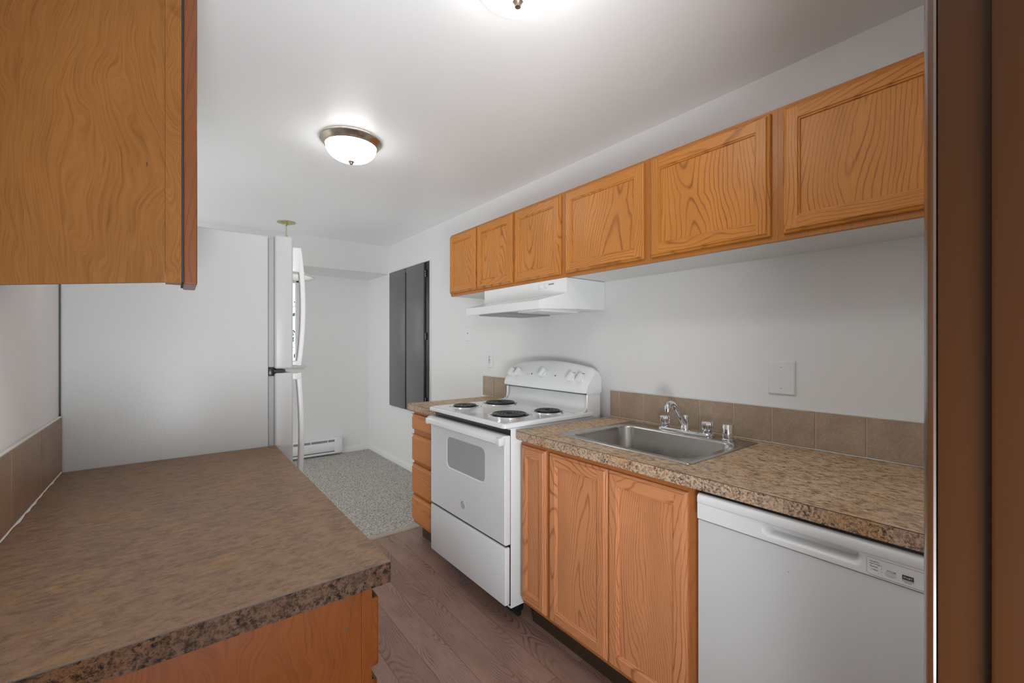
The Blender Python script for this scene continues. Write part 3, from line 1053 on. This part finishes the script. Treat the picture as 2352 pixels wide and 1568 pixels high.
# ------------------------------------------------------------------ stove
def stove():
    X0, Y0 = 1.20, 1.965
    hw = 0.366
    t = thing('electric_stove', 'white electric coil stove between the two tan counters', 'stove', (X0, Y0, 0), RIGHT)
    b = MB()
    b.box(-hw, hw, 0.034, 0.64, 0.085, 0.922, 0, 0.004)
    b.box(-hw + 0.002, hw - 0.002, 0.0302, 0.0342, 0.10, 0.915, 1)  # black sheet standing in for the shaded gap behind the door
    for sx in (-1, 1):
        for yy in (0.16, 0.58):
            b.lathe([(0.018, 0.0005), (0.018, 0.02), (0.01, 0.022), (0.01, 0.086)], (sx * (hw - 0.09), yy, 0), n=16, mat=1)
    b.box(-hw + 0.03, hw - 0.03, 0.10, 0.12, 0.012, 0.086, 1)  # black box added as the dark shadow under the stove
    b.build('body', ['enamel', 'black'], t)
    # cooktop with a rolled edge, rising into the upright behind
    c = MB()
    L = []
    for (g, z) in ((0.010, 0.922), (0.0, 0.926), (0.0, 0.938), (0.003, 0.944), (0.010, 0.9475), (0.016, 0.9465), (0.024, 0.944)):
        L.append([(p[0], p[1], z) for p in rrect(0, 0.30, 2 * hw + 0.012 - 2 * g, 0.62 - 2 * g, 0.018, 5)])
    c.loft(L, 0, True, True, True)
    c.build('cooktop', 'enamel', t, angle=60)
    u = MB()
    prof = [(0.50, 0.9445), (0.535, 0.948), (0.556, 0.957), (0.568, 0.975), (0.573, 1.0), (0.575, 1.040), (0.64, 1.040), (0.64, 0.9445)]
    u.prism(prof, 'x', -hw + 0.012, hw - 0.012)
    u.box(-hw + 0.004, -hw + 0.012, 0.56, 0.66, 0.90, 1.06)
    u.box(hw - 0.012, hw - 0.004, 0.56, 0.66, 0.90, 1.06)
    for s in (-1, 1):
        u.tube([(s * (hw - 0.012), 0.46, 0.942), (s * (hw - 0.012), 0.52, 0.945), (s * (hw - 0.012), 0.548, 0.953), (s * (hw - 0.012), 0.560, 0.970),
                (s * (hw - 0.012), 0.564, 1.0), (s * (hw - 0.012), 0.565, 1.039)], 0.0085, 10)
    u.box(-hw + 0.012, hw - 0.012, 0.55, 0.574, 1.0402, 1.046, 1)
    u.build('backguard', ['enamel', 'black'], t, angle=50)
    # control panel: leaning face with an arched top
    p = MB()
    L = []
    N = 28
    for i in range(N + 1):
        x = -hw - 0.003 + (2 * hw + 0.006) * i / N
        q = abs(x) / hw
        top = 1.178 + 0.036 * (1 - q * q)
        e = 0.010 * max(0, (q - 0.93) / 0.07) ** 2
        L.append([(x, 0.540 + e, 1.046), (x, 0.533 + e, 1.050), (x, 0.532 + e, 1.060), (x, 0.540 + e, 1.085),
                  (x, 0.604 + e * 0.5, top - 0.012 - e), (x, 0.612, top - 0.002 - e), (x, 0.622, top - e), (x, 0.640, top - 0.004 - e), (x, 0.662, top - 0.05),
                  (x, 0.662, 1.046)])
    p.loft(L, 0, True, True, True)
    cp = p.build('control_panel', 'enamel', t, angle=50)

    def face(x, z):
        """y of the leaning face at height z"""
        q = abs(x) / hw
        top = 1.178 + 0.036 * (1 - q * q) - 0.012
        return 0.540 + (z - 1.085) / (top - 1.085) * 0.064
    lean = math.atan2(0.064, 0.100)
    for (x, z) in ((-0.307, 1.127), (-0.238, 1.129), (-0.003, 1.137), (0.238, 1.124), (0.309, 1.122)):
        y = face(x, z)
        k = MB()
        k.lathe([(0.026, 0.001), (0.026, -0.006), (0.023, -0.010), (0.004, -0.011)], (0, 0, 0), 'y', 32)
        ko = k.build('knob', 'plastic', t, (x, y, z))
        ko.rotation_euler = (-lean, 0, 0)
        g = MB()
        g.prism([(-0.006, -0.025), (0.006, -0.025), (0.0085, 0.0), (0.006, 0.025), (-0.006, 0.025), (-0.0085, 0.0)], 'y', -0.030, -0.009)
        g.build('grip', 'plastic', ko).rotation_euler = (0, math.radians(18), 0)
        ring = MB()
        ring.box(-0.012, 0.012, -0.0006, 0.0002, 0.034, 0.0365)
        ring.build('dial_mark', 'ink_soft', ko)
    for x in (-0.104, 0.108):
        z = 1.128
        i = MB()
        i.lathe([(0.009, 0.001), (0.009, -0.002), (0.006, -0.0025)], (0, 0, 0), 'y', 20, 0)
        i.lathe([(0.0045, -0.0015), (0.0045, -0.0035), (0.001, -0.004)], (0, 0, 0), 'y', 16, 1)
        io = i.build('indicator_light', ['plastic', 'black'], t, (x, face(x, z), z))
        io.rotation_euler = (-lean, 0, 0)
    pr = MB()
    pr.lathe([(0.011, 0.001), (0.011, -0.0004)], (0, 0, 0), 'y', 24, cap=False)
    pr.lathe([(0.0095, -0.0004), (0.0095, 0.001)], (0, 0, 0), 'y', 24, cap=False)
    po = pr.build('dial_mark', 'ink_soft', t, (-0.138, face(-0.138, 1.131), 1.131))
    po.rotation_euler = (-lean, 0, 0)
    # oven door
    d = MB()
    front = []
    d.loft([[(q[0], 0.030, q[1]) for q in rrect(0, 0.6365, 2 * hw, 0.507, 0.006, 4)],
            [(q[0], 0.006, q[1]) for q in rrect(0, 0.6365, 2 * hw, 0.507, 0.006, 4)],
            [(q[0], 0.0, q[1]) for q in rrect(0, 0.6365, 2 * hw - 0.012, 0.495, 0.006, 4)],
            [(q[0], 0.0, q[1]) for q in rrect(0.012, 0.7175, 0.380, 0.175, 0.034, 4)],
            [(q[0], 0.002, q[1]) for q in rrect(0.012, 0.7175, 0.372, 0.167, 0.031, 4)],
            [(q[0], 0.005, q[1]) for q in rrect(0.012, 0.7175, 0.370, 0.165, 0.03, 4)],
            [(q[0], 0.028, q[1]) for q in rrect(0.012, 0.7175, 0.370, 0.165, 0.03, 4)]], 0, True, True, True)
    od = d.build('oven_door', 'enamel', t, angle=15)
    w = MB()
    w.loft([[(q[0], 0.010, q[1]) for q in rrect(0.012, 0.7175, 0.370, 0.165, 0.03, 4)],
            [(q[0], 0.0035, q[1]) for q in rrect(0.012, 0.7175, 0.370, 0.165, 0.03, 4)]], 0, True, True, True)
    w.build('oven_window', 'oven_glass', od)
    h = MB()
    h.prism([(0.004, 0.893), (-0.014, 0.890), (-0.030, 0.880), (-0.034, 0.872), (-0.034, 0.856), (-0.029, 0.851), (-0.018, 0.856), (-0.006, 0.866),
             (0.004, 0.868)], 'x', -hw, hw)
    for s in (-1, 1):
        h.box(s * (hw - 0.026), s * (hw + 0.0006), -0.0345, 0.004, 0.848, 0.884, 0, 0.004)
    h.build('handle', 'enamel', od, angle=40)
    # round maker's emblem
    e = MB()
    ez = 0.470
    e.lathe([(0.0205, 0.0005), (0.0205, -0.0014), (0.0185, -0.002)], (0, 0, ez), 'y', 40, 0)
    for (r0, r1) in ((0.0195, 0.0172),):
        e.lathe([(r0, -0.0018), (r0, -0.0027), (r1, -0.0027), (r1, -0.0018)], (0, 0, ez), 'y', 40, 1)
    for (px, pz, rr, a0, a1) in ((-0.005, 0.003, 0.006, 20, 330), (0.006, 0.004, 0.005, -120, 200), (-0.003, -0.006, 0.0045, 60, 380),
                                 (0.006, -0.005, 0.006, 150, 470), (0.0, 0.0, 0.0135, 100, 170), (0.0, 0.0, 0.0135, 280, 350)):
        pts = [(px + rr * math.cos(math.radians(a0 + (a1 - a0) * i / 14)), -0.0024, ez + pz + rr * math.sin(math.radians(a0 + (a1 - a0) * i / 14))) for i in range(15)]
        e.tube(pts, 0.0009, 5, 1)
    e.build('emblem', ['plastic', 'ink_soft'], od)
    s = MB()
    s.box(-hw, hw, 0.0, 0.030, 0.107, 0.373, 0, 0.006)
    s.box(-hw + 0.01, hw - 0.01, 0.012, 0.03, 0.373, 0.384, 1)
    s.build('storage_drawer', ['enamel', 'black'], t, angle=40)
    # burners: (world X, world Y, big)
    for (wx, wy, R) in ((1.37, 2.215, 0.080), (1.615, 2.195, 0.103), (1.385, 1.802, 0.103), (1.622, 1.765, 0.080)):
        lx, ly = -(wy - Y0), wx - X0
        k = MB()
        pts = []
        turns = 4 if R < 0.09 else 5
        steps = turns * 26
        for i in range(steps + 1):
            f = i / steps
            a = f * turns * 2 * PI
            r = 0.016 + (R - 0.016 - 0.008) * f
            pts.append((r * math.cos(a), r * math.sin(a), 0.0090))
        k.tube(pts, 0.0044, 6, 0, 0.7)
        for a in (0.5, 0.5 + 2 * PI / 3, 0.5 + 4 * PI / 3):
            k.tube([(0.012 * math.cos(a), 0.012 * math.sin(a), 0.0045), ((R - 0.004) * math.cos(a), (R - 0.004) * math.sin(a), 0.0045)], 0.0018, 5)
        bo = k.build('burner', 'coil', t, (lx, ly, 0.944))
        pn = MB()
        pn.lathe([(R + 0.016, 0.0), (R + 0.014, 0.0035), (R + 0.007, 0.005), (R + 0.001, 0.0035), (R - 0.001, 0.0012)], (0, 0, 0.0), n=48, cap=False)
        pn.lathe([(R - 0.001, 0.0012), (R * 0.8, 0.0009), (0.012, 0.0006)], (0, 0, 0.0), n=48, mat=1)
        pn.build('drip_pan', ['chrome', 'black'], bo, angle=60)


stove()


# ------------------------------------------------------------------ range hood
def hood():
    Y0 = 2.0
    hw = 0.38
    t = thing('range_hood', 'white under-cabinet range hood above the stove', 'range hood', (XW - 0.002, Y0, 1.49), RIGHT)
    Xf = 1.618 - (XW - 0.002)      # upper face
    Xl = 1.455 - (XW - 0.002)      # lip
    H = UB - 1.49 - 0.0015
    b = MB()
    V = {}

    def v(n, p):
        V[n] = b.bm.verts.new(p)
    for s, k in ((-1, 'L'), (1, 'R')):
        v('tb' + k, (s * hw, 0, H))
        v('tf' + k, (s * hw, Xf, H))
        v('mf' + k, (s * hw, Xf, 0.092))
        v('lt' + k, (s * (hw - 0.035), Xl, 0.047))
        v('lb' + k, (s * (hw - 0.035), Xl, 0.004))
        v('sb' + k, (s * hw, Xf + 0.075, 0.012))
        v('bb' + k, (s * hw, 0, 0.014))

    def f(*n):
        b.bm.faces.new([V[i] for i in n])
    f('tbL', 'tbR', 'tfR', 'tfL')
    f('tfL', 'tfR', 'mfR', 'mfL')
    f('mfL', 'mfR', 'ltR', 'ltL')
    f('ltL', 'ltR', 'lbR', 'lbL')
    for k in 'LR':
        f('tf' + k, 'mf' + k, 'sb' + k)
        f('mf' + k, 'lt' + k, 'lb' + k, 'sb' + k)
        f('tb' + k, 'tf' + k, 'sb' + k, 'bb' + k)
    f('bbL', 'bbR', 'tbR', 'tbL')
    # underside with an inset rim
    f('lbL', 'lbR', 'sbR', 'bbR', 'bbL', 'sbL')
    o = b.build('hood_shell', 'enamel', t, smooth=False)
    u = MB()
    u.box(-0.30, -0.02, Xl + 0.07, -0.05, 0.001, 0.012)
    fo = u.build('filter', 'mesh', t, smooth=False)
    u = MB()
    u.box(0.10, 0.29, Xl + 0.06, -0.12, -0.003, 0.012, 0, 0.003)
    lo = u.build('lamp_cover', 'plastic', t)
    for x in (0.173, 0.220):
        s = MB()
        s.box(-0.012, 0.012, -0.005, 0.0, -0.010, 0.010, 0, 0.002)
        s.box(-0.008, 0.008, -0.009, -0.005, -0.001, 0.007, 0, 0.001)
        s.build('switch', 'plastic', t, (x, Xf, 0.143))
    l = MB()
    l.box(-0.022, 0.022, -0.0008, 0.0, -0.0035, 0.0035)
    l.build('label_plate', 'ink_soft', t, (0.262, Xf, 0.150), smooth=False)


hood()


# ------------------------------------------------------------------ dishwasher
def dishwasher():
    y0, y1 = 0.094, 0.696
    X0, Y0 = 1.252, (y0 + y1) / 2
    hw = (y1 - y0) / 2
    t = thing('dishwasher', 'white built-in dishwasher under the counter beside the door frame', 'dishwasher', (X0, Y0, 0), RIGHT)
    b = MB()
    b.box(-hw + 0.004, hw - 0.004, 0.035, 0.60, 0.10, 0.862)
    b.build('tub', 'gasket', t, smooth=False)
    d = MB()
    d.box(-hw, hw, 0.0, 0.034, 0.115, 0.786, 0, 0.003)
    for (x, z) in ((-0.055, 0.727), (0.225, 0.727)):
        d.lathe([(0.0012, 0.001), (0.0012, -0.0004)], (x, 0, z), 'y', 10, 1)
    d.build('door', ['dish', 'ink_soft'], t)
    # console: recessed band with the pocket handle, and the thicker band above it
    c = MB()
    z0, z1 = 0.789, 0.836
    px, pw = -(0.405 - Y0), 0.212
    c.loft([[(p[0], 0.034, p[1]) for p in rrect(0, (z0 + z1) / 2, 2 * hw, z1 - z0, 0.0008, 6)],
            [(p[0], -0.003, p[1]) for p in rrect(0, (z0 + z1) / 2, 2 * hw, z1 - z0, 0.0008, 6)],
            [(p[0], -0.0035, p[1]) for p in rrect(px, 0.8180, pw + 0.010, 0.0352, 0.0165, 6)],
            [(p[0], -0.0022, p[1]) for p in rrect(px, 0.8186, pw + 0.003, 0.0325, 0.0155, 6)],
            [(p[0], 0.004, p[1]) for p in rrect(px, 0.8212, pw - 0.012, 0.0265, 0.0125, 6)],
            [(p[0], 0.020, p[1]) for p in rrect(px, 0.8228, pw - 0.020, 0.0225, 0.0105, 6)],
            [(p[0], 0.030, p[1]) for p in rrect(px, 0.8230, pw - 0.028, 0.0200, 0.0095, 6)]], 0, True, True, True)
    co = c.build('control_console', 'plastic', t, angle=38)
    u = MB()
    u.prism([(0.034, 0.8366), (-0.0035, 0.8366), (-0.0045, 0.840), (-0.0045, 0.852), (-0.002, 0.859), (0.004, 0.863), (0.034, 0.864)], 'x', -hw, hw)
    u.build('top_rail', 'plastic', t, angle=40)
    # outlined control field and its print
    g = MB()
    fx0, fx1 = -(0.289 - Y0), -(0.100 - Y0)
    pts = [(fx1, -0.0034, 0.831), (fx0 + 0.003, -0.0034, 0.831), (fx0, -0.0034, 0.828), (fx0, -0.0034, 0.797), (fx0 + 0.006, -0.0034, 0.7925), (fx1, -0.0034, 0.7925)]
    g.tube(pts, 0.0004, 4)
    g.build('outline', 'ink_soft', co)
    yl = -0.0036
    for (dy, s, zz, sz) in ((0.284, 'Heated Dry', 0.8222, 0.0038), (0.284, 'Heavy Wash', 0.8170, 0.0038), (0.283, 'Normal', 0.8108, 0.0044),
                            (0.281, '1 Hour', 0.8040, 0.0044)):
        text(s, sz, 'ink', co, (-(dy - Y0), yl, zz))
    text('CYCLES', 0.0046, 'ink', co, (-(0.2535 - Y0), yl, 0.8100))
    for (zz, a, w_) in ((0.8070, 0.2555, 0.018), (0.8030, 0.2565, 0.020), (0.7995, 0.2545, 0.014)):
        n = MB()
        n.box(0, w_, -0.0003, 0.0002, 0, 0.0006)
        n.build('rule', 'ink_soft', co, (-(a - Y0), yl, zz), smooth=False)
    n = MB()
    n.box(-0.0095, 0.0095, -0.0006, 0.0004, -0.0048, 0.0048)
    st = n.build('start_button', 'ink', co, (-(0.2180 - Y0), yl + 0.0002, 0.8095), smooth=False)
    text('START', 0.0052, 'plastic', st, (0, -0.0008, -0.0019), align='CENTER')
    for (zz, w_) in ((0.8018, 0.0095), (0.7985, 0.006)):
        n = MB()
        n.box(-w_, w_, -0.0003, 0.0004, 0, 0.0008)
        n.build('rule', 'ink_soft', co, (-(0.2180 - Y0), yl, zz), smooth=False)
    for dy, zz in ((0.2625, 0.8180), (0.2625, 0.8115), (0.2625, 0.8048), (0.2680, 0.7990), (0.2180, 0.8185)):
        n = MB()
        n.lathe([(0.0007, 0.0005), (0.0007, -0.0004)], (0, 0, 0), 'y', 10)
        n.build('indicator_dot', 'ink_soft', co, (-(dy - Y0), yl, zz), smooth=False)
    k = MB()
    k.box(-hw + 0.004, hw - 0.004, 0.05, 0.065, 0.005, 0.112)
    k.build('kick_plate', 'black', t, smooth=False)
    k = MB()
    k.box(-hw + 0.002, hw - 0.002, 0.008, 0.034, 0.8642, 0.8746)
    k.build('seal_strip', 'black', t, smooth=False)


dishwasher()


# ------------------------------------------------------------------ refrigerator
def fridge():
    X0, Y0 = 0.293, 2.31
    hw = 0.375
    t = thing('refrigerator', 'white top-freezer refrigerator standing past the big left counter', 'refrigerator', (X0, Y0, 0), LEFT)
    b = MB()
    b.box(-hw, hw, 0.0, 0.574, 0.03, 1.740, 0, 0.008, 3)
    for sx in (-1, 1):
        for yy in (0.06, 0.48):
            b.lathe([(0.02, 0.0005), (0.02, 0.031)], (sx * (hw - 0.06), yy, 0), n=14, mat=1)
    b.build('cabinet_body', ['fridge', 'black'], t, angle=40)
    g = MB()
    g.box(-hw + 0.008, hw - 0.008, -0.021, -0.0005, 1.222, 1.735, 0, 0.004)
    g.box(-hw + 0.008, hw - 0.008, -0.021, -0.0005, 0.075, 1.190, 0, 0.004)
    g.build('gasket', 'gasket', t)
    g = MB()
    g.box(-hw + 0.002, -hw + 0.05, -0.020, 0.0, 1.188, 1.221, 0, 0.003)
    g.box(-hw + 0.004, hw - 0.01, -0.060, -0.019, 1.202, 1.212, 0)  # black pieces put in as the shadow of the gap between doors
    g.build('door_gap_shadow', 'black', t)
    for (nm, z0, z1, hz) in (('freezer_door', 1.215, 1.748, ((1.609, 1.709), (1.226, 1.246))), ('fridge_door', 0.07, 1.200, ((1.168, 1.196), (0.70, 0.74)))):
        d = MB()
        d.box(-hw, hw, -0.088, -0.021, z0, z1, 0, 0.009, 3)
        do = d.build(nm, 'fridge', t, angle=40)
        h = MB()
        for (a, c) in hz:
            h.box(-hw + 0.014, -hw + 0.046, -0.118, -0.084, a, c, 0, 0.005)
        za, zb = hz[1][0], hz[0][1]
        L = []
        n = 18
        for i in range(n + 1):
            f = i / n
            z = za + (zb - za) * f
            bul = 0.017 * math.sin(PI * f) ** 0.8 if nm == 'freezer_door' else 0.012 * math.sin(PI * f)
            y = -0.118 - bul
            L.append([(p[0], p[1], z) for p in rrect(-hw + 0.030, y + 0.006, 0.030, 0.020, 0.006, 3)])
        h.loft(L, 0, True, True, True)
        h.build('handle', 'plastic', do, angle=50)


fridge()


# ------------------------------------------------------------------ wall panel, plates, heater
def slate_panel():
    y0, y1, z0, z1 = 3.74, 4.665, 0.634, 2.105
    t = thing('folding_panel', 'dark grey two-leaf panel covering an opening in the right wall', 'folding panel', (XW, (y0 + y1) / 2, z0), RIGHT)
    hw, H = (y1 - y0) / 2, z1 - z0
    b = MB()
    b.box(-hw, hw, -0.012, -0.0005, 0, H)
    b.build('backing', 'black', t, smooth=False)
    r = MB()
    for (a, c, d, e) in ((-hw - 0.014, -hw, -0.014, H + 0.014), (hw, hw + 0.014, -0.014, H + 0.014), (-hw, hw, H, H + 0.014), (-hw, hw, -0.014, 0)):
        r.box(a, c, -0.010, -0.0005, d, e, 0, 0.002)
    r.build('border_trim', 'trim', t)
    for (a, c) in ((-hw + 0.002, -0.050), (-0.014, hw - 0.088)):
        l = MB()
        l.box(a, c, -0.030, -0.012, 0.004, H - 0.004, 0, 0.003)
        l.build('leaf', 'slate', t)
    l = MB()
    l.box(-0.050, -0.014, -0.024, -0.012, H - 0.05, H - 0.004)
    l.build('top_rail', 'slate', t)
    for z in (0.10, 0.72, 1.32):
        h = MB()
        h.box(hw - 0.070, hw - 0.045, -0.022, -0.012, z, z + 0.07, 0, 0.002)
        for dz in (0.015, 0.035, 0.055):
            h.lathe([(0.004, -0.022), (0.004, -0.025), (0.001, -0.026)], (hw - 0.057, 0, z + dz), 'y', 10, 1)
        h.build('hinge', ['black', 'chrome'], t)


slate_panel()


def plate(name, label, y, z, w, h, kind):
    t = thing(name, label, 'wall plate', (XW - 0.0005, y, z), RIGHT, 'white plates on the right wall')
    b = MB()
    b.loft([[(p[0], 0.0, p[1]) for p in rrect(0, 0, w, h, 0.003, 3)], [(p[0], -0.004, p[1]) for p in rrect(0, 0, w, h, 0.003, 3)],
            [(p[0], -0.008, p[1]) for p in rrect(0, 0, w - 0.008, h - 0.008, 0.003, 3)]], 0, True, True, True)
    b.build('cover', 'plastic', t, angle=30)
    if kind == 'jack':
        k = MB()
        k.lathe([(0.008, -0.007), (0.008, -0.0105), (0.005, -0.011)], (0, 0, 0.005), 'y', 20, 0)
        k.lathe([(0.005, -0.0108), (0.005, -0.0118)], (0, 0, 0.005), 'y', 16, 1)
        k.build('jack', ['plastic', 'black'], t)
    if kind == 'outlet':
        for s in (-1, 1):
            k = MB()
            k.loft([[(p[0], -0.007, p[1]) for p in rrect(0, s * 0.020, 0.033, 0.030, 0.010, 4)],
                    [(p[0], -0.010, p[1]) for p in rrect(0, s * 0.020, 0.031, 0.028, 0.010, 4)]], 0, True, True, True)
            for x in (-0.0065, 0.0065):
                k.box(x - 0.0015, x + 0.0015, -0.0106, -0.0095, s * 0.020 - 0.002, s * 0.020 + 0.009, 1)
            k.lathe([(0.0028, -0.0098), (0.0028, -0.0106)], (0, 0, s * 0.020 - 0.008), 'y', 10, 1)
            k.build('socket', ['plastic', 'ink'], t)
        k = MB()
        k.box(-0.006, 0.006, -0.0115, -0.007, -0.004, 0.004, 0)
        k.build('reset_button', 'ink_soft', t, smooth=False)
    if kind == 'blank':
        for s in (-1, 1):
            k = MB()
            k.lathe([(0.0035, -0.0075), (0.0035, -0.009), (0.002, -0.0095)], (0, 0, s * 0.041), 'y', 12, 0)
            k.box(-0.0025, 0.0025, -0.0099, -0.0093, s * 0.041 - 0.0006, s * 0.041 + 0.0006, 1)
            k.build('screw', ['plastic', 'ink'], t)


plate('jack_plate', 'small white plate with a black jack hole, higher of the two left of the stove', 3.06, 1.398, 0.074, 0.116, 'jack')
plate('outlet_plate', 'white double outlet on the wall just left of the stove back', 2.748, 1.193, 0.074, 0.120, 'outlet')
plate('blank_plate', 'blank square white cover plate on the wall above the sink tiles', 0.714, 1.180, 0.098, 0.135, 'blank')


def heater():
    x0, x1 = -0.15, 1.575
    t = thing('baseboard_heater', 'white electric baseboard heater on the back wall by the carpet', 'heater', ((x0 + x1) / 2, YB - 0.0005, 0.035))
    hw = (x1 - x0) / 2
    b = MB()
    b.box(-hw, hw - 0.085, -0.012, 0.0, 0.0, 0.178)
    b.prism([(-0.012, 0.165), (-0.062, 0.158), (-0.064, 0.162), (-0.06, 0.172), (-0.012, 0.178)], 'x', -hw, hw - 0.085)
    b.prism([(-0.056, 0.132), (-0.066, 0.118), (-0.068, 0.05), (-0.06, 0.03), (-0.054, 0.03), (-0.06, 0.06), (-0.058, 0.116), (-0.052, 0.13)], 'x', -hw, hw - 0.085)
    b.prism([(-0.012, 0.0), (-0.066, 0.0), (-0.066, 0.014), (-0.06, 0.018), (-0.012, 0.008)], 'x', -hw, hw - 0.085)
    b.build('housing', 'enamel', t, angle=40)
    f = MB()
    f.box(-hw + 0.01, hw - 0.09, -0.050, -0.013, 0.02, 0.155)
    for i in range(9):
        xx = -hw + 0.08 + i * 0.185
        f.box(xx, xx + 0.010, -0.060, -0.050, 0.128, 0.160, 1)
    f.build('heating_fins', ['fin', 'enamel'], t, smooth=False)
    e = MB()
    e.box(hw - 0.085, hw, -0.070, 0.0, 0.0, 0.178, 0, 0.004)
    e.build('end_cap', 'enamel', t)


heater()


# ------------------------------------------------------------------ lamps
def ceiling_light(x, y, label, glass='bowl'):
    t = thing('ceiling_light', label, 'ceiling light', (x, y, ZC), 0, 'flush ceiling lights')
    b = MB()
    b.lathe([(0.150, -0.001), (0.158, -0.004), (0.158, -0.010), (0.150, -0.016), (0.138, -0.030), (0.139, -0.034), (0.135, -0.038), (0.128, -0.038), (0.118, -0.030)], n=64, cap=False)
    r = b.build('trim_ring', 'nickel', t, angle=45)
    g = MB()
    prof = []
    for i in range(15):
        a = PI / 2 * i / 14
        prof.append((0.130 * math.cos(a) ** 0.85 if i < 14 else 0.004, -0.036 - 0.076 * math.sin(a)))
    g.lathe(prof, n=48, cap=False)
    g.build('glass_bowl', glass, t, angle=80)
    f = MB()
    f.lathe([(0.004, -0.108), (0.0165, -0.111), (0.0165, -0.115), (0.011, -0.122), (0.009, -0.128), (0.002, -0.131)], n=24)
    f.build('finial', 'nickel', t)


ceiling_light(0.757, 2.395, 'farther flush ceiling light with a nickel ring, whole in view')
ceiling_light(0.785, 0.984, 'nearer flush ceiling light cut by the top of the picture', 'bowl_bright')


def pendant():
    t = thing('pendant_lamp', 'white glass pendant lamp in the dining area, mostly hidden by the refrigerator', 'pendant lamp', (0.80, 4.36, ZC))
    b = MB()
    b.lathe([(0.076, -0.001), (0.076, -0.006), (0.060, -0.012), (0.020, -0.020), (0.012, -0.028), (0.006, -0.034)], n=40)
    b.build('canopy', 'brass', t)
    b = MB()
    b.lathe([(0.005, -0.03), (0.005, -0.36)], n=12)
    b.lathe([(0.012, -0.12), (0.014, -0.13), (0.012, -0.14)], n=16)
    b.lathe([(0.03, -0.36), (0.034, -0.37), (0.034, -0.40)], n=24)
    b.build('stem', 'brass', t)
    b = MB()
    b.lathe([(0.034, -0.392), (0.075, -0.400), (0.13, -0.424), (0.175, -0.455), (0.215, -0.480), (0.238, -0.489), (0.240, -0.495), (0.234, -0.498), (0.208, -0.488), (0.17, -0.463),
             (0.125, -0.432), (0.07, -0.408), (0.034, -0.402)], n=56, cap=False)
    b.build('lamp_shade', 'shade', t, angle=60)
    b = MB()
    b.lathe([(0.014, -0.40), (0.016, -0.42), (0.030, -0.445), (0.031, -0.46), (0.022, -0.478), (0.004, -0.486)], n=24)
    b.build('light_bulb', 'bowl', t, angle=60)


pendant()


# ------------------------------------------------------------------ outside the window
def shrub():
    t = thing('garden_shrub', 'blue-green shrub outside the dining window', 'shrub', (0.75, 7.4, -0.3))
    b = MB()
    rnd = random.Random(3)
    for i in range(1500):
        a, h = rnd.uniform(0, 2 * PI), rnd.uniform(0.3, 2.5)
        r = 0.9 * math.sqrt(rnd.random()) * (1.0 - 0.25 * abs(h - 1.3))
        c = Vector((r * math.cos(a) * 1.5, r * math.sin(a) * 0.6, h))
        d = Vector((rnd.uniform(-1, 1), rnd.uniform(-1, 1), rnd.uniform(-0.4, 1))).normalized()
        s = d.cross(Vector((rnd.uniform(-1, 1), 0.3, rnd.uniform(-1, 1)))).normalized()
        L, w = rnd.uniform(0.06, 0.11), rnd.uniform(0.02, 0.035)
        b.poly([c, c + d * L * 0.5 + s * w, c + d * L, c + d * L * 0.5 - s * w])
    b.build('foliage', 'leaf', t, smooth=False)
    b = MB()
    for k in range(5):
        a = k * 1.3
        b.tube([(0.06 * math.cos(a), 0.06 * math.sin(a), 0.0), (0.3 * math.cos(a), 0.15 * math.sin(a), 0.9), (0.7 * math.cos(a), 0.3 * math.sin(a), 1.8)], [0.03, 0.022, 0.01], 7)
    b.build('stem', 'bark', t)


shrub()
b = MB()
b.box(-6, 8, YB + 0.1, 14, -0.34, -0.3)
struct(b.build('ground', plain('pale_ground', (0.30, 0.30, 0.26), 0.9), smooth=False))
